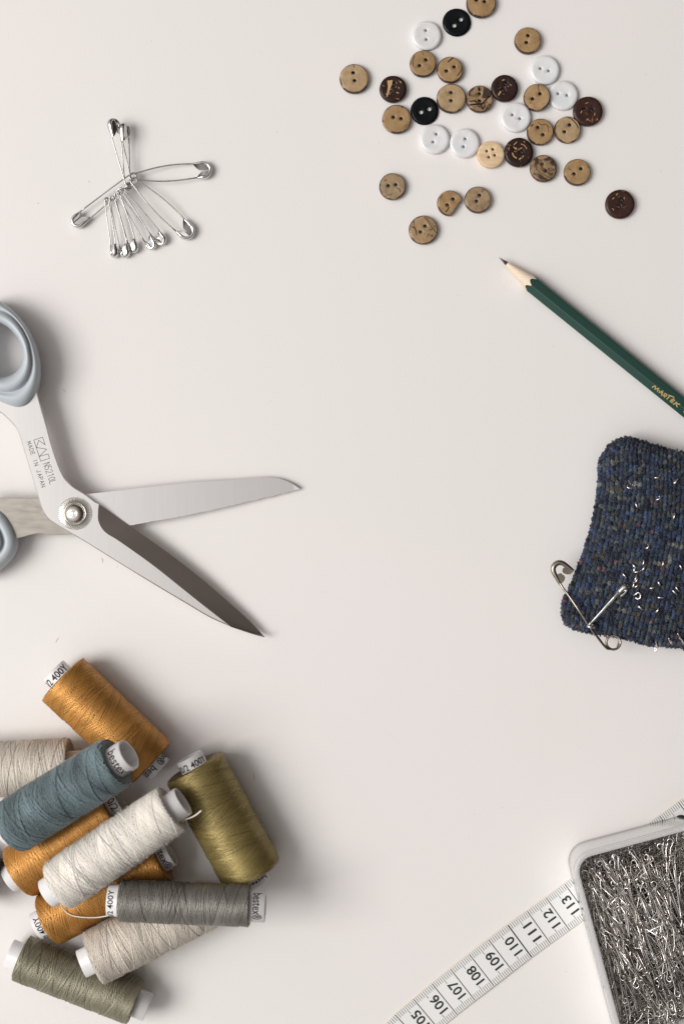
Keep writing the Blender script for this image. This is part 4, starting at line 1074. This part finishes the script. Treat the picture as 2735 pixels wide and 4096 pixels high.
def tp(s, v_, dz=0):
    z = zt_(s) + dz; c = cl_pt(s); t = (cl_pt(s + .05) - cl_pt(s - .05)).normalized(); nn = Vector((-t.y, t.x))   # image coords: y down
    if nn.y < 0: nn = -nn
    q = c + nn*(v_*PXCM); return P(q.x, q.y, z)
M_tapeface, n, b = mat('tape_white', (.80, .79, .77), .4, Coat_Weight=.1)
M_tapeedge, n, b = mat('tape_cream_edge', (.74, .62, .44), .5)
SS = np.arange(101.2, 121.51, .1)
tape = thing('measuring_tape', 'white fibreglass measuring tape with black centimetre numbers running under the pin box', 'measuring tape', P(*pts[109], 0))
mb = MB()
mb.grid([[tp(s, v_, .0) for v_ in (VH, .3, -.3, -VH)] for s in SS], m=0)
mb.grid([[tp(s, v_, -.045) for v_ in (-VH, -.3, .3, VH)] for s in SS], m=0)
mb.grid([[tp(s, -VH - .0, 0), tp(s, -VH - .02, -.02), tp(s, -VH, -.045)] for s in SS], m=1); mb.grid([[tp(s, VH, -.045), tp(s, VH + .02, -.02), tp(s, VH, 0)] for s in SS], m=1)
tape.part('strip', mb, [M_tapeface, M_tapeedge])
mt = MB(); mc_ = MB()
def tick(mb_, s, v0, v1, w):
    sg = 1
    mb_.add([tp(s - w/2, v0, .004), tp(s - w/2, v1, .004), tp(s + w/2, v1, .004), tp(s + w/2, v0, .004)], [(3, 2, 1, 0)], 0, False)
for k in range(102, 121):
    tick(mc_, k, -VH + .01, VH - .01, .055 if k % 10 == 0 else .036)
    for m_ in range(1, 10):
        l = .40 if m_ == 5 else .26
        for sg in (-1, 1): tick(mt, k + m_/10, sg*(VH - .01), sg*(VH - l), .026)
tape.part('centimetre_lines', mc_, M_tapeink); tape.part('millimetre_ticks', mt, M_tickink)
mb = MB()
for k in range(103, 121):
    V2, F2, wd = font_mesh(str(k), .42, .80, .022)
    mb.add([tp(k - .14 - ty, -(tx - wd/2), .005) for tx, ty in V2], F2, 0, False)
tape.part('numbers', mb, M_tapeink)

# ------------------------------------------------------------------ plastic box of pins
bo = P(*c_box(42, 372), 0)
uu = Vector((.9655, .2605, 0)).normalized(); ww = Vector((.2605, -.9655, 0)).normalized()
BW, BL, BH, RC = 5.62, 8.75, 2.0, .85
def rrect(ins, z, n=10):
    x0, x1, y0, y1 = ins, BW - ins, ins, BL - ins; r = max(.1, RC - ins); out = []
    for cx, cy, a0 in ((x1 - r, y0 + r, -90), (x1 - r, y1 - r, 0), (x0 + r, y1 - r, 90), (x0 + r, y0 + r, 180)):
        for k in range(n + 1):
            a = R(a0 + 90*k/n); out.append(bo + uu*(cx + r*math.cos(a)) + ww*(cy + r*math.sin(a)) + Vector((0, 0, z)))
    return out
M_box = bpy.data.materials.new('frosted_plastic'); M_box.use_nodes = True; n = M_box.node_tree; n.nodes.remove(n.nodes['Principled BSDF'])
out = n.nodes['Material Output']
tr = N(n, 'ShaderNodeBsdfTransparent', Color=(.99, .99, .99, 1)); df = N(n, 'ShaderNodeBsdfDiffuse', Color=(.95, .945, .945, 1)); tl = N(n, 'ShaderNodeBsdfTranslucent', Color=(.96, .955, .955, 1)); gl = N(n, 'ShaderNodeBsdfGlossy', Roughness=.18)
m1 = n.nodes.new('ShaderNodeMixShader'); m1.inputs[0].default_value = .45; n.links.new(df.outputs[0], m1.inputs[1]); n.links.new(tl.outputs[0], m1.inputs[2])
m2 = n.nodes.new('ShaderNodeMixShader'); m2.inputs[0].default_value = .46; n.links.new(tr.outputs[0], m2.inputs[1]); n.links.new(m1.outputs[0], m2.inputs[2])
fr = N(n, 'ShaderNodeFresnel', IOR=1.45); m3 = n.nodes.new('ShaderNodeMixShader'); n.links.new(fr.outputs[0], m3.inputs[0]); n.links.new(m2.outputs[0], m3.inputs[1]); n.links.new(gl.outputs[0], m3.inputs[2])
n.links.new(m3.outputs[0], out.inputs['Surface'])
M_rim = M_box.copy(); M_rim.name = 'frosted_rim_plastic'
for q in M_rim.node_tree.nodes:
    if q.type == 'MIX_SHADER' and not q.inputs[0].is_linked and abs(q.inputs[0].default_value - .46) < .01: q.inputs[0].default_value = .72
bx = thing('pin_box', 'translucent plastic box with rounded corners filled with loop-headed pins', 'box', bo + uu*BW/2 + ww*BL/2)
mb = MB()
mb.grid([rrect(a, z) for a, z in ((.12, .008), (.03, .06), (0, .15), (0, 1.0), (-.01, 1.72))], cu=True)
mb.grid([rrect(a, z) for a, z in ((.15, 1.72), (.15, .9), (.17, .16), (.25, .11))], cu=True)
fl = rrect(.25, .11); mb.add(fl, [tuple(range(len(fl)))], 0, False); fl = rrect(.12, .008); mb.add(fl, [tuple(range(len(fl) - 1, -1, -1))], 0, False)
bx.part('box_wall', mb, M_box)
mb = MB()
mb.grid([rrect(a, z) for a, z in ((-.012, 1.72), (-.03, 1.74), (-.035, 1.95), (-.015, 1.985), (.03, 1.99), (.16, 1.985), (.185, 1.96), (.19, 1.72))], cu=True)
bx.part('rim', mb, M_rim)
# clip ledge along the left wall
mb = MB()
for y0, y1 in ((3.1, 5.6),):
    o3 = [bo + uu*(-.09) + ww*y0, bo + uu*(-.0) + ww*(y0 - .06), bo + uu*0 + ww*(y1 + .06), bo + uu*(-.09) + ww*y1]
    lo = [p + Vector((0, 0, 1.25)) for p in o3]; hi = [p + Vector((0, 0, 1.70)) for p in o3]
    mb.add(lo + hi, [(0, 1, 2, 3), (7, 6, 5, 4), (0, 4, 5, 1), (1, 5, 6, 2), (2, 6, 7, 3), (3, 7, 4, 0)], 0, False)
bx.part('clip_ledge', mb, M_box)

# pins in the box
protos = []
def bent(pts, k):
    return [Vector((p.x, p.y + k*math.sin(p.x/2.8*PI), p.z)) for p in pts]
for i, (L_, r_, k) in enumerate(((2.85, .115, 0), (2.8, .105, .012), (2.9, .12, -.015), (2.75, .11, .008))):
    mb = MB(); mb.tube(bent(loop_pin_pts(L_, r_), k), .027, 6)
    me_o = mb.build('pin', M_heap); protos.append((me_o.data, L_, np.array(mb.v) - np.array([L_/2, 0, 0]), mb.f)); bpy.data.objects.remove(me_o)
def heap_h(x, y):
    h = 1.62 - .25*((x - BW*.45)/BW)**2
    if y > 5.9: h -= 1.15*min(1, (y - 5.9)/1.4)
    if y < .5: h -= .3*(.5 - y)
    return h
def place(topq, ymax=BL):
    for _ in range(400):
        x = rng.uniform(.2, BW - .2); y = rng.uniform(.2, ymax - .2)
        w = rng.uniform()
        if x > 3.6 and y < 2.6 and w < .8: a = rng.normal(-83, 8)
        elif y > 6.2 and w < .75: a = rng.normal(10, 30)
        elif w < .80: a = rng.normal(-64, 13)
        elif w < .90: a = rng.normal(32, 12)
        else: a = rng.uniform(0, 360)
        a += 180 if rng.random() < .5 else 0
        d = Vector((math.cos(R(a)), math.sin(R(a)), 0)); dx, dy = d.dot(uu), d.dot(ww)
        def inside(px_, py_):
            if not (.26 < px_ < BW - .26 and .26 < py_ < BL - .26): return False
            qx, qy = max(RC - px_, px_ - (BW - RC), 0), max(RC - py_, py_ - (BL - RC), 0)
            return math.hypot(qx, qy) < RC - .30
        ok = all(inside(x + s*dx, y + s*dy) for s in (-1.5, 1.68))
        if ok:
            h = heap_h(x, y)
            z = h - rng.uniform(0, .12) if topq else rng.uniform(.18, max(.3, h - (.55 if rng.random() < .85 else .22)))
            tilt = rng.normal(0, 2.0 if topq else 4); roll = rng.normal(0, 22)
            c = bo + uu*x + ww*y + Vector((0, 0, z))
            M = Matrix.Translation(c) @ Matrix.Rotation(R(a), 4, 'Z') @ Matrix.Rotation(R(tilt), 4, 'Y') @ Matrix.Rotation(R(roll), 4, 'X')
            return M, c
    return None
def proj(c): return 1367.5 + c.x*PXCM*HCAM/(HCAM - c.z), 2048 - c.y*PXCM*HCAM/(HCAM - c.z)
# shift the shared pin meshes so that their origin is at mid-length
for me, L_, V, F in protos:
    for v_ in me.vertices: v_.co.x -= L_/2*CM
src = None; cnt = 0
while cnt < 290:
    r_ = place(True)
    if not r_: continue
    M, c = r_; x, y = proj(c)
    if x > 2725 or y > 4080: continue
    me = protos[cnt % 4][0]
    if src is None or cnt < 4:
        o = bpy.data.objects.new('pin', me); src = o
    else:
        o = src.copy(); o.data = me
    COL.objects.link(o)
    o.matrix_world = Matrix.Translation(Vector(c)*CM) @ M.to_3x3().to_4x4()
    tag(o, 'loose steel loop-headed pin lying on top of the heap in the plastic box', 'pin', 'loose pins in the plastic box')
    cnt += 1
VV, FF = [], []; base = 0
for i in range(1200):
    r_ = place(False)
    if not r_: continue
    M, c = r_; _, L_, V, F = protos[i % 4]
    W = V @ np.array(M.to_3x3()).T + np.array(c); VV.append(W); FF += [tuple(q + base for q in f_) for f_ in F]; base += len(W)
hp = mesh_obj('pin_heap', np.concatenate(VV), FF, M_heap, None, (bo.x, bo.y, 0), None, [True]*len(FF))
hp['kind'] = 'stuff'; hp['label'] = 'deep heap of steel pins filling the plastic box'; hp['category'] = 'pins'
hp['group'] = 'loose pins in the plastic box'

# lint on the tabletop
M_lint, n, b = mat('lint', (.38, .36, .34), .8)
for (a, lb) in (([(252, 1558), (258, 1563), (265, 1571)], 'tiny grey lint fibre beside the upper scissors handle'),
                ([(1013, 3092), (1016, 3105), (1018, 3119)], 'tiny dark lint fibre to the right of the olive spool'),
                ([(224, 2569), (230, 2558), (236, 2551)], 'tiny lint fibre between the scissors and the ochre spool'),
                ([(405, 2232), (412, 2240), (410, 2250)], 'tiny pale lint fibre lying under the open blade of the scissors')):
    mb = MB(); mb.tube(curve_pts([P(x, y, .010) for x, y in a], 5), .007, 5)
    o = mb.build('lint_fibre', M_lint, None, P(*a[0], 0)); tag(o, lb, 'lint', 'lint on the tabletop')
